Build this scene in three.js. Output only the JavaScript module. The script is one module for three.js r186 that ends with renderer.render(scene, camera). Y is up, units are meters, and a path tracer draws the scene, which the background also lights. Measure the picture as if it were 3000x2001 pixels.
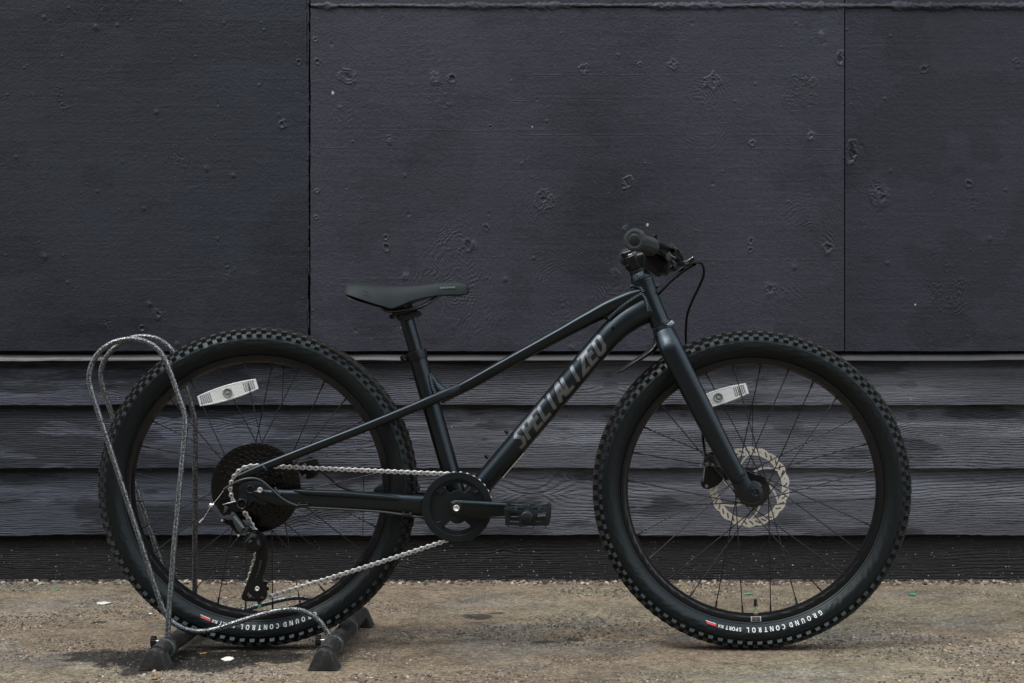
import * as THREE from 'three';
import { mergeGeometries, mergeVertices, toCreasedNormals } from 'three/addons/utils/BufferGeometryUtils.js';
import { RoundedBoxGeometry } from 'three/addons/geometries/RoundedBoxGeometry.js';
import { FontLoader } from 'three/addons/loaders/FontLoader.js';
import { TextGeometry } from 'three/addons/geometries/TextGeometry.js';

// ---------------------------------------------------------------- camera, sky, sun, exposure
const scene = new THREE.Scene();
const CW = 3000, CH = 2001, FPX = 4500, VPX = 1750, VPY = 1000, CAM = 3.0, EYE = 0.6;
const camera = new THREE.PerspectiveCamera(2 * Math.atan(CH / 2 / FPX) * 180 / Math.PI, CW / CH, 0.05, 200);
camera.position.set(0, EYE, CAM);
camera.lookAt(0, EYE, 0);
camera.setViewOffset(CW, CH, CW / 2 - VPX, CH / 2 - VPY, CW, CH);       // a lens shifted sideways: the wall stays square to the picture

const renderer = new THREE.WebGLRenderer({ antialias: true });
renderer.toneMapping = THREE.LinearToneMapping;
renderer.toneMappingExposure = 1.6;
renderer.shadowMap.enabled = true;
renderer.shadowMap.type = THREE.PCFSoftShadowMap;

{ // bright overcast sky, twice as bright overhead as at the horizon
  const w = 128, h = 64, d = new Float32Array(w * h * 4);
  for (let j = 0; j < h; j++) for (let i = 0; i < w; i++) {
    const el = ((j + 0.5) / h - 0.5) * Math.PI, s = Math.sin(el);
    const L = s > 0 ? 0.84 + 1.0 * s : 0.12;
    const k = (j * w + i) * 4;
    d[k] = L * 0.92; d[k + 1] = L * 0.995; d[k + 2] = L * 1.07; d[k + 3] = 1;
  }
  const t = new THREE.DataTexture(d, w, h, THREE.RGBAFormat, THREE.FloatType);
  t.mapping = THREE.EquirectangularReflectionMapping; t.magFilter = THREE.LinearFilter; t.needsUpdate = true;
  scene.background = t; scene.environment = t;
}
const sun = new THREE.DirectionalLight(new THREE.Color(1, 0.97, 0.92), 1.5);
sun.position.set(-1.9, 3.6, 1.3);
sun.castShadow = true; sun.shadow.radius = 20; sun.shadow.mapSize.set(2048, 2048);
Object.assign(sun.shadow.camera, { left: -2.5, right: 2.5, top: 2.5, bottom: -2.5, near: 0.1, far: 12 });
scene.add(sun);

// ---------------------------------------------------------------- helpers
const V3 = (x, y, z) => new THREE.Vector3(x, y, z);
function P(px, py, z = 0) { const k = (CAM - z) / FPX; return V3((px - VPX) * k, EYE + (VPY - py) * k, z); }   // a point measured on the photograph, at depth z
const PX = (z) => (CAM - z) / FPX;                                       // metres per photograph pixel at depth z
function rng(seed) { let s = seed >>> 0; return () => { s = (s + 0x6D2B79F5) | 0; let t = Math.imul(s ^ (s >>> 15), 1 | s); t = (t + Math.imul(t ^ (t >>> 7), 61 | t)) ^ t; return ((t ^ (t >>> 14)) >>> 0) / 4294967296; }; }
function hash(x, y, s) { let h = Math.imul(x, 374761393) + Math.imul(y, 668265263) + Math.imul(s, 974634777) | 0; h = Math.imul(h ^ (h >>> 13), 1274126177); return ((h ^ (h >>> 16)) >>> 0) / 4294967296; }
function noise(x, y, s = 0) {
  const xi = Math.floor(x), yi = Math.floor(y); let u = x - xi, v = y - yi;
  u = u * u * (3 - 2 * u); v = v * v * (3 - 2 * v);
  const a = hash(xi, yi, s), b = hash(xi + 1, yi, s), c = hash(xi, yi + 1, s), e = hash(xi + 1, yi + 1, s);
  return a + (b - a) * u + (c - a) * v + (a - b - c + e) * u * v;
}
function fbm(x, y, o = 4, s = 0) { let a = 0.5, r = 0, t = 0; for (let i = 0; i < o; i++) { r += a * noise(x, y, s + i * 17); t += a; a *= 0.5; x = x * 2.03 + 7.1; y = y * 2.03 + 3.7; } return r / t; }
const sstep = (a, b, x) => { const t = Math.min(1, Math.max(0, (x - a) / (b - a))); return t * t * (3 - 2 * t); };
const lerp = (a, b, t) => a + (b - a) * t;
const toS = (c) => c <= 0.0031308 ? 12.92 * c : 1.055 * Math.pow(c, 1 / 2.4) - 0.055;

const names = new Map();
function numbered(n) { const k = names.get(n) || 0; names.set(n, k + 1); return k ? n + '_' + String(k).padStart(3, '0') : n; }
function shadows(o) { o.castShadow = true; o.receiveShadow = true; return o; }
function grp(name, parent) { const g = new THREE.Group(); g.name = numbered(name); (parent || scene).add(g); return g; }
function obj(name, geos, mat, parent) {
  const g = Array.isArray(geos) ? (geos.length > 1 ? mergeGeometries(geos.map(clean)) : geos[0]) : geos;
  const m = shadows(new THREE.Mesh(g, mat)); m.name = numbered(name); (parent || scene).add(m); return m;
}
function clean(g) { let q = g.index ? g.toNonIndexed() : g; for (const k of Object.keys(q.attributes)) if (!['position', 'normal', 'uv'].includes(k)) q.deleteAttribute(k); if (!q.attributes.uv) q.setAttribute('uv', new THREE.Float32BufferAttribute(new Float32Array(q.attributes.position.count * 2), 2)); q.morphAttributes = {}; return q; }
function tag(o, label, category, group, kind) { if (label) o.userData.label = label; if (category) o.userData.category = category; if (group) o.userData.group = group; if (kind) o.userData.kind = kind; return o; }

// a swept tube: stations {p, a, b} (half height in the picture plane, half width along z); uv = (metres along, turn fraction), turn 0 up, 0.25 towards +z
function sweep(st, seg = 24, n = 40, o = {}) {
  const ex = o.ex || 2, pc = new THREE.CatmullRomCurve3(st.map((s) => s.p), false, 'catmullrom', o.tension ?? 0.5);
  const N = st.length - 1, pos = [], nor = [], uv = [], idx = [], rows = st.length === 2 && !o.rows ? Math.max(2, o.n2 || 2) : n;
  let len = 0, prev = null;
  const ring = [];
  for (let i = 0; i <= rows; i++) {
    const t = i / rows, f = t * N, k = Math.min(N - 1, Math.floor(f)), q = f - k, sm = o.linear ? q : q * q * (3 - 2 * q);
    const p = pc.getPoint(t), tan = pc.getTangent(t).normalize();
    let zz = V3(0, 0, 1); zz.addScaledVector(tan, -tan.z).normalize();
    const nn = V3().crossVectors(zz, tan).normalize();
    let a = lerp(st[k].a, st[k + 1].a, sm), b = lerp(st[k].b ?? st[k].a, st[k + 1].b ?? st[k + 1].a, sm);
    if (o.mod) { const m = o.mod(t, i); a *= m; b *= m; }
    if (prev) len += p.distanceTo(prev); prev = p;
    ring.push({ p, tan, zz, nn, a, b, len });
  }
  const emit = (r, shrink) => {
    for (let j = 0; j <= seg; j++) {
      const th = j / seg * Math.PI * 2, c = Math.cos(th), s = Math.sin(th);
      const cx = Math.sign(c) * Math.pow(Math.abs(c), 2 / ex), sx = Math.sign(s) * Math.pow(Math.abs(s), 2 / ex);
      let da = r.a * cx * shrink, db = r.b * sx * shrink;
      if (o.shape) { const w = o.shape(cx, sx, r); da = r.a * w[0] * shrink; db = r.b * w[1] * shrink; }
      const v = r.p.clone().addScaledVector(r.nn, da).addScaledVector(r.zz, db);
      pos.push(v.x, v.y, v.z); uv.push(o.unit ? r.len / len : r.len, j / seg);
    }
  };
  const cap = o.cap ?? 0.12;
  const all = [];
  if (!o.open) { const r0 = ring[0]; all.push([{ ...r0, p: r0.p.clone().addScaledVector(r0.tan, -cap * r0.a) }, 0.001], [{ ...r0, p: r0.p.clone().addScaledVector(r0.tan, -cap * r0.a) }, 0.78], [{ ...r0, p: r0.p.clone().addScaledVector(r0.tan, -cap * r0.a * 0.45) }, 0.94]); }
  ring.forEach((r) => all.push([r, 1]));
  if (!o.open) { const r1 = ring[rows]; all.push([{ ...r1, p: r1.p.clone().addScaledVector(r1.tan, cap * r1.a * 0.45) }, 0.94], [{ ...r1, p: r1.p.clone().addScaledVector(r1.tan, cap * r1.a) }, 0.78], [{ ...r1, p: r1.p.clone().addScaledVector(r1.tan, cap * r1.a) }, 0.001]); }
  all.forEach(([r, s]) => emit(r, s));
  const w = seg + 1;
  for (let i = 0; i < all.length - 1; i++) for (let j = 0; j < seg; j++) { const a = i * w + j, b = a + 1, c = a + w, d = c + 1; idx.push(a, c, b, b, c, d); }
  const g = new THREE.BufferGeometry();
  g.setAttribute('position', new THREE.Float32BufferAttribute(pos, 3)); g.setAttribute('uv', new THREE.Float32BufferAttribute(uv, 2)); g.setIndex(idx);
  g.computeVertexNormals();
  const nA = g.attributes.normal;                                         // close the seam
  for (let i = 0; i < all.length; i++) { const a = i * w, b = a + seg, v = V3(nA.getX(a) + nA.getX(b), nA.getY(a) + nA.getY(b), nA.getZ(a) + nA.getZ(b)).normalize(); nA.setXYZ(a, v.x, v.y, v.z); nA.setXYZ(b, v.x, v.y, v.z); }
  g.userData.length = len;
  return g;
}
// stations measured on the photograph: [px, py, z, halfheight px, halfwidth m]
const S = (rows) => rows.map(([x, y, z, a, b]) => ({ p: P(x, y, z), a: a * PX(z), b: b ?? a * PX(z) }));
function rod(pts, r, seg = 8, n) { const c = new THREE.CatmullRomCurve3(pts, false, 'centripetal'); return new THREE.TubeGeometry(c, n || Math.max(2, pts.length * 6), r, seg, false); }
function bar(a, b, r, seg = 8) { const d = b.clone().sub(a), g = new THREE.CylinderGeometry(r, r, d.length(), seg); g.applyQuaternion(new THREE.Quaternion().setFromUnitVectors(V3(0, 1, 0), d.clone().normalize())); g.translate((a.x + b.x) / 2, (a.y + b.y) / 2, (a.z + b.z) / 2); return g; }
function cyl(p, r, h, seg = 24, axis = 'z', r2) { const g = new THREE.CylinderGeometry(r2 ?? r, r, h, seg); if (axis === 'z') g.rotateX(Math.PI / 2); if (axis === 'x') g.rotateZ(Math.PI / 2); return g.translate(p.x, p.y, p.z); }
// a lathe about the z axis: profile [r, z]
function lathe(pts, seg = 96) { const g = new THREE.LatheGeometry(pts.map(([r, z]) => new THREE.Vector2(r, z)), seg); g.rotateX(Math.PI / 2); return g; }
function rbox(w, h, d, r = 0.001, s = 2) { return new RoundedBoxGeometry(w, h, d, s, r); }
// an outline measured on the photograph at depth z1, extruded back to z0, with bevelled edges
function plate(pts, z0, z1, bevel = 0.0008, holes = [], smooth = false) {
  const to = (q) => { const v = P(q[0], q[1], z1); return new THREE.Vector2(v.x, v.y); };
  const sh = new THREE.Shape(); const pp = pts.map(to);
  if (smooth) { const c = new THREE.CatmullRomCurve3(pp.map((v) => V3(v.x, v.y, 0)), true, 'centripetal').getPoints(pp.length * 6); sh.setFromPoints(c.map((v) => new THREE.Vector2(v.x, v.y))); } else sh.setFromPoints(pp);
  for (const h of holes) { const ph = new THREE.Path(); if (h.c) { const v = P(h.c[0], h.c[1], z1); ph.absarc(v.x, v.y, h.r, 0, Math.PI * 2, true); } else ph.setFromPoints(h.map(to)); sh.holes.push(ph); }
  const g = new THREE.ExtrudeGeometry(sh, { depth: Math.max(1e-4, z1 - z0 - 2 * bevel), bevelEnabled: bevel > 0, bevelThickness: bevel, bevelSize: bevel, bevelOffset: -bevel, bevelSegments: 2, curveSegments: 20 });
  g.translate(0, 0, z0 + bevel);
  return toCreasedNormals(g, 0.6);
}
function tex(w, h, fn, srgb, rep) {
  const d = new Uint8Array(w * h * 4), c = [0, 0, 0];
  for (let j = 0; j < h; j++) for (let i = 0; i < w; i++) { fn(i, j, c); const k = (j * w + i) * 4; for (let q = 0; q < 3; q++) d[k + q] = Math.max(0, Math.min(255, Math.round(255 * (srgb ? toS(Math.max(0, c[q])) : c[q])))); d[k + 3] = 255; }
  const t = new THREE.DataTexture(d, w, h, THREE.RGBAFormat); t.magFilter = THREE.LinearFilter; t.minFilter = THREE.LinearMipmapLinearFilter; t.generateMipmaps = true;
  t.wrapS = t.wrapT = rep || THREE.RepeatWrapping; if (srgb) t.colorSpace = THREE.SRGBColorSpace; t.needsUpdate = true; return t;
}
const mat = (r, g, b, rough, metal = 0, more = {}) => { const m = new THREE.MeshPhysicalMaterial({ roughness: rough, metalness: metal, ...more }); m.color.setRGB(r, g, b); return m; };

// fine grain shared by the painted and moulded surfaces
const grainBump = tex(256, 256, (i, j, c) => { c[0] = c[1] = c[2] = 0.5 * hash(i, j, 5) + 0.5 * noise(i / 3, j / 3, 6); });
const grain = (rep) => { const t = grainBump.clone(); t.repeat.set(rep, rep); t.needsUpdate = true; return t; };

const M = {};
M.frame = mat(0.034, 0.0408, 0.0465, 0.39, 1);
M.weld = mat(0.058, 0.072, 0.079, 0.36, 1);
M.black = mat(0.0022, 0.0022, 0.0024, 0.40, 0, { specularIntensity: 0.6 });
M.gloss = mat(0.0022, 0.0023, 0.0025, 0.2)
M.alloy = mat(0.022, 0.027, 0.030, 0.42);
M.rail = mat(0.06, 0.068, 0.072, 0.24, 1);
M.plastic = mat(0.0030, 0.0038, 0.0042, 0.46, 0, { specularIntensity: 0.75, specularColor: new THREE.Color(0.8, 0.95, 1) });
M.rubber = mat(0.012, 0.0138, 0.015, 0.62, 0, { bumpMap: grain(1), bumpScale: 0.0002 });
M.knob = mat(0.0042, 0.0055, 0.0062, 0.5, 0, { specularIntensity: 0.8, specularColor: new THREE.Color(0.8, 0.95, 1) });
M.grip = mat(0.015, 0.0178, 0.0185, 0.7, 0, { specularIntensity: 0.7 });
M.rim = mat(0.0022, 0.0022, 0.0027, 0.33, 0, { specularIntensity: 0.8 });
M.spoke = mat(0.005, 0.005, 0.0055, 0.4, 0.2);
M.steel = mat(0.55, 0.54, 0.52, 0.32, 1);
M.chain = mat(0.55, 0.545, 0.535, 0.38, 0.85);
M.rotor = mat(0.80, 0.735, 0.65, 0.36, 0.5);
M.cassette = mat(0.0018, 0.0018, 0.002, 0.22, 0, { specularIntensity: 0.6 });
M.white = mat(0.56, 0.56, 0.55, 0.6);
M.silver = mat(0.75, 0.74, 0.72, 0.28, 0.8);
M.red = mat(0.5, 0.03, 0.02, 0.6);
M.brass = mat(0.5, 0.40, 0.26, 0.35, 0.7);
M.green = mat(0.02, 0.28, 0.17, 0.5);
M.decal = mat(0.035, 0.037, 0.04, 0.45);

// ---------------------------------------------------------------- the setting: ground
const WZ = -0.845;                                                      // plane the wall's studs stand on
const GX0 = -1.75, GX1 = 1.35, GZ0 = -0.95, GZ1 = 0.65;
function groundAt(px, py) { const k = EYE / (py - VPY); return [(px - VPX) * k, CAM - FPX * k]; }
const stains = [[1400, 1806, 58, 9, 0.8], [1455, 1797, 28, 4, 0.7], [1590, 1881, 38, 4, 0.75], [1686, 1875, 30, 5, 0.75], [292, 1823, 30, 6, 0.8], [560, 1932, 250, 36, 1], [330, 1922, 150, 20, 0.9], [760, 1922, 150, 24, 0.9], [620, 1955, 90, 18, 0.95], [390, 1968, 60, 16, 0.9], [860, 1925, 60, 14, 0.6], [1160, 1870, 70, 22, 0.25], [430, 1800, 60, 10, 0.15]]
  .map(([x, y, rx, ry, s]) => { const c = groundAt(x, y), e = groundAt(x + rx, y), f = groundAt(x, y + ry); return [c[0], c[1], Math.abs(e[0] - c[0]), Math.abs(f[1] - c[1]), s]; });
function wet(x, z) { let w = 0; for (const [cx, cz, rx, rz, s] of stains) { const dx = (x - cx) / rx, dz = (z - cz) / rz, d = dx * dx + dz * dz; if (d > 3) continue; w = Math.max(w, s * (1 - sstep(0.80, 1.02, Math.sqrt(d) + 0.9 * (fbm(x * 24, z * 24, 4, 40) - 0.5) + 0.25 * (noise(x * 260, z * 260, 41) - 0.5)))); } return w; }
function groundCol(x, z, c, i, j) {
  const big = fbm(x * 1.7, z * 2.6, 3, 11), mid = fbm(x * 16, z * 22, 4, 12), fine = hash(i, j, 13), f2 = noise(i / 1.9, j / 1.6, 14), f3 = noise(i / 4.2, j / 3.4, 17);
  let v = 0.150 * (0.50 + 0.66 * mid + 0.50 * (big - 0.5)) * (0.34 + 0.62 * f2 + 0.72 * f3 + 0.26 * (fine - 0.5));
  const dark = fbm(x * 60, z * 60, 2, 15); if (dark < 0.33) v *= 0.78;
  let r = 1.23, g = 0.935, b = 0.64;
  const gn = sstep(0.52, 0.72, fbm(x * 2.2 + 4, z * 3, 3, 16)); r = lerp(r, 1.12, gn); b = lerp(b, 0.64, gn);
  const gy = sstep(0.5, 0.7, fbm(x * 5, z * 8, 3, 18)); r = lerp(r, 1.03, gy * 0.6); b = lerp(b, 0.80, gy * 0.6);
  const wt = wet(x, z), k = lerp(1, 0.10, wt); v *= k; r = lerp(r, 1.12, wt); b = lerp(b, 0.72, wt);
  c[0] = v * r; c[1] = v * g; c[2] = v * b;
  const sp = hash(i >> 1, j >> 1, 19);
  if (sp > 0.989) { const q = 0.16 + 0.30 * hash(i >> 1, j >> 1, 21); const o = hash(i >> 1, j >> 1, 22); c[0] = q; c[1] = q * (o > 0.6 ? 0.8 : 0.95); c[2] = q * (o > 0.6 ? 0.55 : 0.88); if (wt > 0.3) { c[0] *= 0.6; c[1] *= 0.6; c[2] *= 0.6; } }
  if (sp < 0.03) { c[0] *= 0.35; c[1] *= 0.35; c[2] *= 0.36; }
}
{
  const W = 2048, H = 1024, xz = (i, j) => [lerp(GX0, GX1, (i + 0.5) / W), lerp(GZ1, GZ0, (j + 0.5) / H)];
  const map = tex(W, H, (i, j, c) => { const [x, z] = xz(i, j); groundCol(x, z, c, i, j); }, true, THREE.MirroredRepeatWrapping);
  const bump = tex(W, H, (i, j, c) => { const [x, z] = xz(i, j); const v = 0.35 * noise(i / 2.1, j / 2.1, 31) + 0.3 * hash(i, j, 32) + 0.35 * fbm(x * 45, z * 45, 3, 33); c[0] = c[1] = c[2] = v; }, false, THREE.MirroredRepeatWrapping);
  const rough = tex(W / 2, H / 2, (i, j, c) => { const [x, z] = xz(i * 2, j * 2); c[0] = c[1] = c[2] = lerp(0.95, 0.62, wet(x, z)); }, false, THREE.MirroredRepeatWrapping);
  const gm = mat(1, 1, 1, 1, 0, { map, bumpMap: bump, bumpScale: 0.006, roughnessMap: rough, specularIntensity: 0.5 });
  const g = new THREE.PlaneGeometry(160, 160, 1, 1); g.rotateX(-Math.PI / 2);
  const p = g.attributes.position, u = g.attributes.uv;
  for (let i = 0; i < p.count; i++) u.setXY(i, (p.getX(i) - GX0) / (GX1 - GX0), (GZ1 - p.getZ(i)) / (GZ1 - GZ0));
  tag(obj('ground', g, gm), 'worn brown grey asphalt ground in front of the black wall', null, null, 'structure');
}

// ---------------------------------------------------------------- the wall
const WPX = 1175, wx = (px) => (px - 1750) / WPX, wy = (py) => EYE + (VPY - py) / WPX;
const wall = grp('timber_wall'); tag(wall, 'black painted timber wall with plywood panels above overlapping boards, behind the bicycle', 'wall', null, 'thing');
// knots and blemishes on the plywood: px, py, radius px, kind (0 knot, 1 ringed knot, 2 hole, 3 slit, 4 lump, 5 rough patch)
const marks = [[281, 80, 9, 4], [344, 75, 6, 4], [175, 268, 12, 5], [190, 300, 16, 5], [459, 329, 6, 4], [829, 364, 13, 0], [1021, 226, 21, 1], [1276, 230, 18, 0], [1324, 230, 8, 2], [1295, 278, 30, 5], [1142, 402, 5, 2], [1142, 418, 9, 4], [1436, 373, 4, 2], [1426, 667, 10, 0], [1372, 718, 16, 0], [1390, 722, 12, 4], [1132, 698, 6, 2], [1131, 724, 9, 2], [606, 494, 9, 4], [686, 514, 7, 4], [536, 472, 20, 5], [134, 753, 9, 4], [424, 612, 6, 4], [287, 561, 5, 4], [689, 791, 7, 4], [670, 797, 14, 5], [440, 890, 8, 4], [418, 962, 6, 2], [925, 118, 6, 2], [931, 182, 6, 2], [876, 183, 5, 2], [928, 561, 8, 0], [928, 638, 7, 0], [463, 922, 12, 0], [315, 950, 12, 5],
  [1711, 201, 13, 1], [1972, 191, 14, 0], [2090, 242, 20, 1], [2384, 242, 10, 1], [2348, 268, 34, 5], [2406, 102, 13, 4], [2460, 172, 9, 3], [2374, 399, 16, 0], [2492, 447, 15, 3], [1838, 536, 15, 1], [1592, 590, 24, 1], [2578, 574, 28, 0], [2837, 539, 12, 0], [2706, 207, 12, 1], [2983, 188, 12, 1], [2199, 708, 7, 2], [2199, 734, 8, 0], [2425, 727, 17, 0], [1803, 801, 17, 4], [2326, 782, 8, 4], [2256, 849, 17, 0], [2776, 842, 48, 5], [2202, 421, 11, 0], [1832, 670, 9, 0], [2050, 300, 26, 5], [1190, 808, 14, 4], [2560, 560, 20, 5], [1874, 190, 6, 0], [2840, 600, 16, 5], [2600, 770, 8, 4], [640, 700, 5, 4], [760, 250, 5, 4], [520, 1010, 8, 4], [2900, 700, 7, 4], [1530, 480, 6, 4], [1480, 820, 7, 4]]
  .map(([x, y, r, k], i) => [wx(x), wy(y), r / WPX, k, i]);
const PX0 = -1.75, PX1 = 1.35, PY0 = 0.54, PY1 = 2.09, SEAM1 = wx(908), SEAM2 = wx(2474), SEAMY = wy(20);
// ripples of open grain round the larger knots
const ripples = [[wx(2380), wy(760), 0.16, 0, 1], [wx(1372), wy(745), 0.13, 0.02, 1], [wx(1800), wy(820), 0.07, 0, 0.8], [wx(2060), wy(330), 0.12, 0.03, 0.7], [wx(1330), wy(870), 0.16, 0.03, 0.9], [wx(1020), wy(290), 0.07, 0.01, 0.6], [wx(2770), wy(850), 0.10, 0, 0.9], [wx(1640), wy(860), 0.14, 0.03, 0.6], [wx(560), wy(470), 0.12, 0.05, 0.4], [wx(1590), wy(650), 0.07, 0, 0.7], [wx(2580), wy(640), 0.07, 0, 0.7]];
const PW = 2048, PH = 1024, pH = new Float32Array(PW * PH), pD = new Float32Array(PW * PH * 3);
{
  for (let j = 0; j < PH; j++) for (let i = 0; i < PW; i++) {
    const x = lerp(PX0, PX1, (i + 0.5) / PW), y = lerp(PY0, PY1, (j + 0.5) / PH), k = j * PW + i;
    const panel = x < SEAM1 ? 0 : x < SEAM2 ? 1 : 2;
    let h = 0.28 * fbm(x * 30, y * 46, 4, 51 + panel) + 0.22 * noise(x * 240, y * 300, 54) + 0.14 * hash(i, j, 55);
    h += 0.16 * (fbm(x * 5, y * 150, 3, 56 + panel) - 0.5);               // brushed and sawn lines, level
    h += 0.08 * (fbm(x * 220, y * 5, 2, 58 + panel) - 0.5);
    let dk = 1, tan = 0;
    if (panel > 0) { const cx = Math.floor(x * 42 + 0.6 * noise(y * 2, 3, 60)), on = hash(cx, Math.floor(y * 9 + hash(cx, 2, 61) * 9), 62); const fx = Math.abs(x * 42 + 0.6 * noise(y * 2, 3, 60) - cx - 0.5); if (on > 0.55 && fx < 0.05) { const q = noise(x * 10, y * 90, 63); if (q > 0.5) { h -= 0.5 * (q - 0.5); dk *= 1 - 0.5 * (q - 0.5); } } }
    for (const [cx, cy, R, twist, amp] of ripples) { const dx = x - cx, dy = (y - cy) * 0.75, r = Math.hypot(dx, dy); if (r > R) continue; const m = sstep(R, R * 0.45, r) * sstep(0.40, 0.66, fbm(x * 14, y * 14, 3, 64)); const w = Math.sin((r + 0.05 * fbm(x * 13, y * 13, 3, 65) + twist * dx) * 2 * Math.PI / 0.0085); h += 0.26 * amp * m * w * sstep(0.3, 0.7, noise(x * 70, y * 70, 66)); }
    h *= 1;
    pH[k] = h;
    const mott = (0.60 + 0.80 * fbm(x * 2.3, y * 2.3, 6, 70 + panel)) * (1 - 0.30 * sstep(0.56, 0.60, fbm(x * 5.5, y * 7.5, 5, 77 + panel) + 0.03 * (noise(x * 200, y * 40, 78) - 0.5)) * (panel === 1 ? 0.5 : 0.8)), fine = 0.80 + 0.26 * noise(x * 330, y * 330, 71) + 0.14 * noise(x * 130, y * 130, 75) + 0.10 * (hash(i, j, 76) - 0.5), stre = 0.95 + 0.10 * fbm(x * 3, y * 90, 3, 72 + panel);
    const v = 0.0275 * [0.62, 1, 0.68][panel] * mott * fine * stre * dk;
    const t = panel === 0 ? [0.87, 0.96, 1.36] : panel === 1 ? [0.96, 0.96, 1.28] : [0.92, 0.92, 1.30];
    pD[k * 3] = v * t[0]; pD[k * 3 + 1] = v * t[1]; pD[k * 3 + 2] = v * t[2];
  }
  const put = (x, y, R, fn) => { const i0 = Math.floor((x - R - PX0) / (PX1 - PX0) * PW), i1 = Math.ceil((x + R - PX0) / (PX1 - PX0) * PW), j0 = Math.floor((y - R - PY0) / (PY1 - PY0) * PH), j1 = Math.ceil((y + R - PY0) / (PY1 - PY0) * PH);
    for (let j = Math.max(0, j0); j <= Math.min(PH - 1, j1); j++) for (let i = Math.max(0, i0); i <= Math.min(PW - 1, i1); i++) fn(lerp(PX0, PX1, (i + 0.5) / PW) - x, lerp(PY0, PY1, (j + 0.5) / PH) - y, j * PW + i, i, j); };
  const tone = (k, m) => { pD[k * 3] *= m; pD[k * 3 + 1] *= m; pD[k * 3 + 2] *= m; };
  for (const [x, y, R, kind, id] of marks) put(x, y, R * 2.4, (dx, dy, k) => {
    const a = fbm((x + dx) * 90 + id, (y + dy) * 90, 3, 80), r = Math.hypot(dx, dy * (kind === 3 ? 0.42 : 0.92)) / R + 1.5 * (a - 0.5);
    if (kind === 0) { pH[k] += 0.95 * Math.exp(-Math.pow((r - 0.7) / 0.32, 2)) * (0.4 + a) - 0.7 * Math.exp(-r * r * 9); if (r < 0.34) tone(k, 0.6); else if (r < 0.95 && a > 0.52) tone(k, 1.35); }
    else if (kind === 1) { pH[k] += 0.9 * Math.exp(-Math.pow((r - 0.95) / 0.16, 2)) + 0.6 * Math.exp(-Math.pow((r - 0.5) / 0.16, 2)) - 0.7 * Math.exp(-r * r * 14); if (r < 0.22) tone(k, 0.55); }
    else if (kind === 2) { pH[k] += 0.7 * Math.exp(-Math.pow((r - 1.1) / 0.35, 2)) - 1.6 * Math.exp(-r * r * 2.5); if (r < 0.75) tone(k, 0.35); else if (r < 1.05 && a > 0.55) { pD[k * 3] = 0.10; pD[k * 3 + 1] = 0.065; pD[k * 3 + 2] = 0.045; } }
    else if (kind === 3) { pH[k] += 0.8 * Math.exp(-Math.pow((r - 0.9) / 0.3, 2)) - 1.3 * Math.exp(-r * r * 5); if (r < 0.4) tone(k, 0.4); }
    else if (kind === 4) { pH[k] += 1.1 * Math.exp(-r * r * 1.6) * (0.6 + 0.7 * a); if (R > 10 / WPX && r < 0.75 && a > 0.4) tone(k, 1.7); }
    else { const m = (1 - sstep(0.8, 1.9, r)) * sstep(0.40, 0.60, fbm((x + dx) * 38 + id, (y + dy) * 38, 3, 84)); pH[k] += m * (1.5 * (fbm((x + dx) * 260, (y + dy) * 260, 3, 83) - 0.5)); if (m > 0.3) tone(k, 0.94); }
  });
  const R = rng(7);
  for (let q = 0; q < 420; q++) { const x = lerp(PX0, PX1, R()), y = lerp(PY0, PY1, R()), r = 0.0012 + 0.0035 * Math.pow(R(), 3), s = R() > 0.3 ? 0.8 : -0.8; put(x, y, r * 2, (dx, dy, k) => { pH[k] += s * Math.exp(-(dx * dx + dy * dy) / (r * r)); }); }
  for (let q = 0; q < 60; q++) { const x = lerp(PX0, PX1, R()), y = lerp(PY0, 1.6, R()), L = 0.02 + 0.22 * R(); put(x, y, L, (dx, dy, k) => { const yy = Math.abs(dy - 0.006 * (fbm((x + dx) * 6, q, 2, 85) - 0.5)); if (yy < 0.0016 && Math.abs(dx) < L) pH[k] += 0.16 * (1 - yy / 0.0016) * noise((x + dx) * 25, q, 88); }); }
  // long brushed ridges, the filler seam and the ragged caulk at the joint
  for (const [x0, x1, py] of [[250, 640, 420], [250, 600, 825], [1100, 1500, 384], [1500, 2474, 398], [940, 1480, 436], [1530, 2474, 763], [1000, 1200, 818], [1560, 2200, 222], [1500, 1800, 300], [1960, 2460, 440]]) {
    const y = wy(py); for (let i = 0; i < PW; i++) { const x = lerp(PX0, PX1, (i + 0.5) / PW); if (x < wx(x0) || x > wx(x1)) continue; const yc = y + 0.004 * (fbm(x * 3, py, 2, 86) - 0.5), jc = Math.round((yc - PY0) / (PY1 - PY0) * PH); for (let d = -1; d <= 1; d++) { const j = jc + d; if (j >= 0 && j < PH) pH[j * PW + i] += (d ? 0.14 : 0.28) * noise(x * 30, py, 87) * (d < 0 ? -1 : 1); } } }
  for (const [px, py, rr] of [[976, 273, 5], [1897, 659, 4.5], [2680, 893, 3], [1560, 372, 2.5]]) put(wx(px), wy(py), rr / WPX * 1.4, (dx, dy, k) => { if (Math.hypot(dx, dy * 0.8) < rr / WPX * (0.6 + 0.35 * hash(k, 1, 2))) { pD[k * 3] = 0.36; pD[k * 3 + 1] = 0.37; pD[k * 3 + 2] = 0.35; } });
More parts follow.
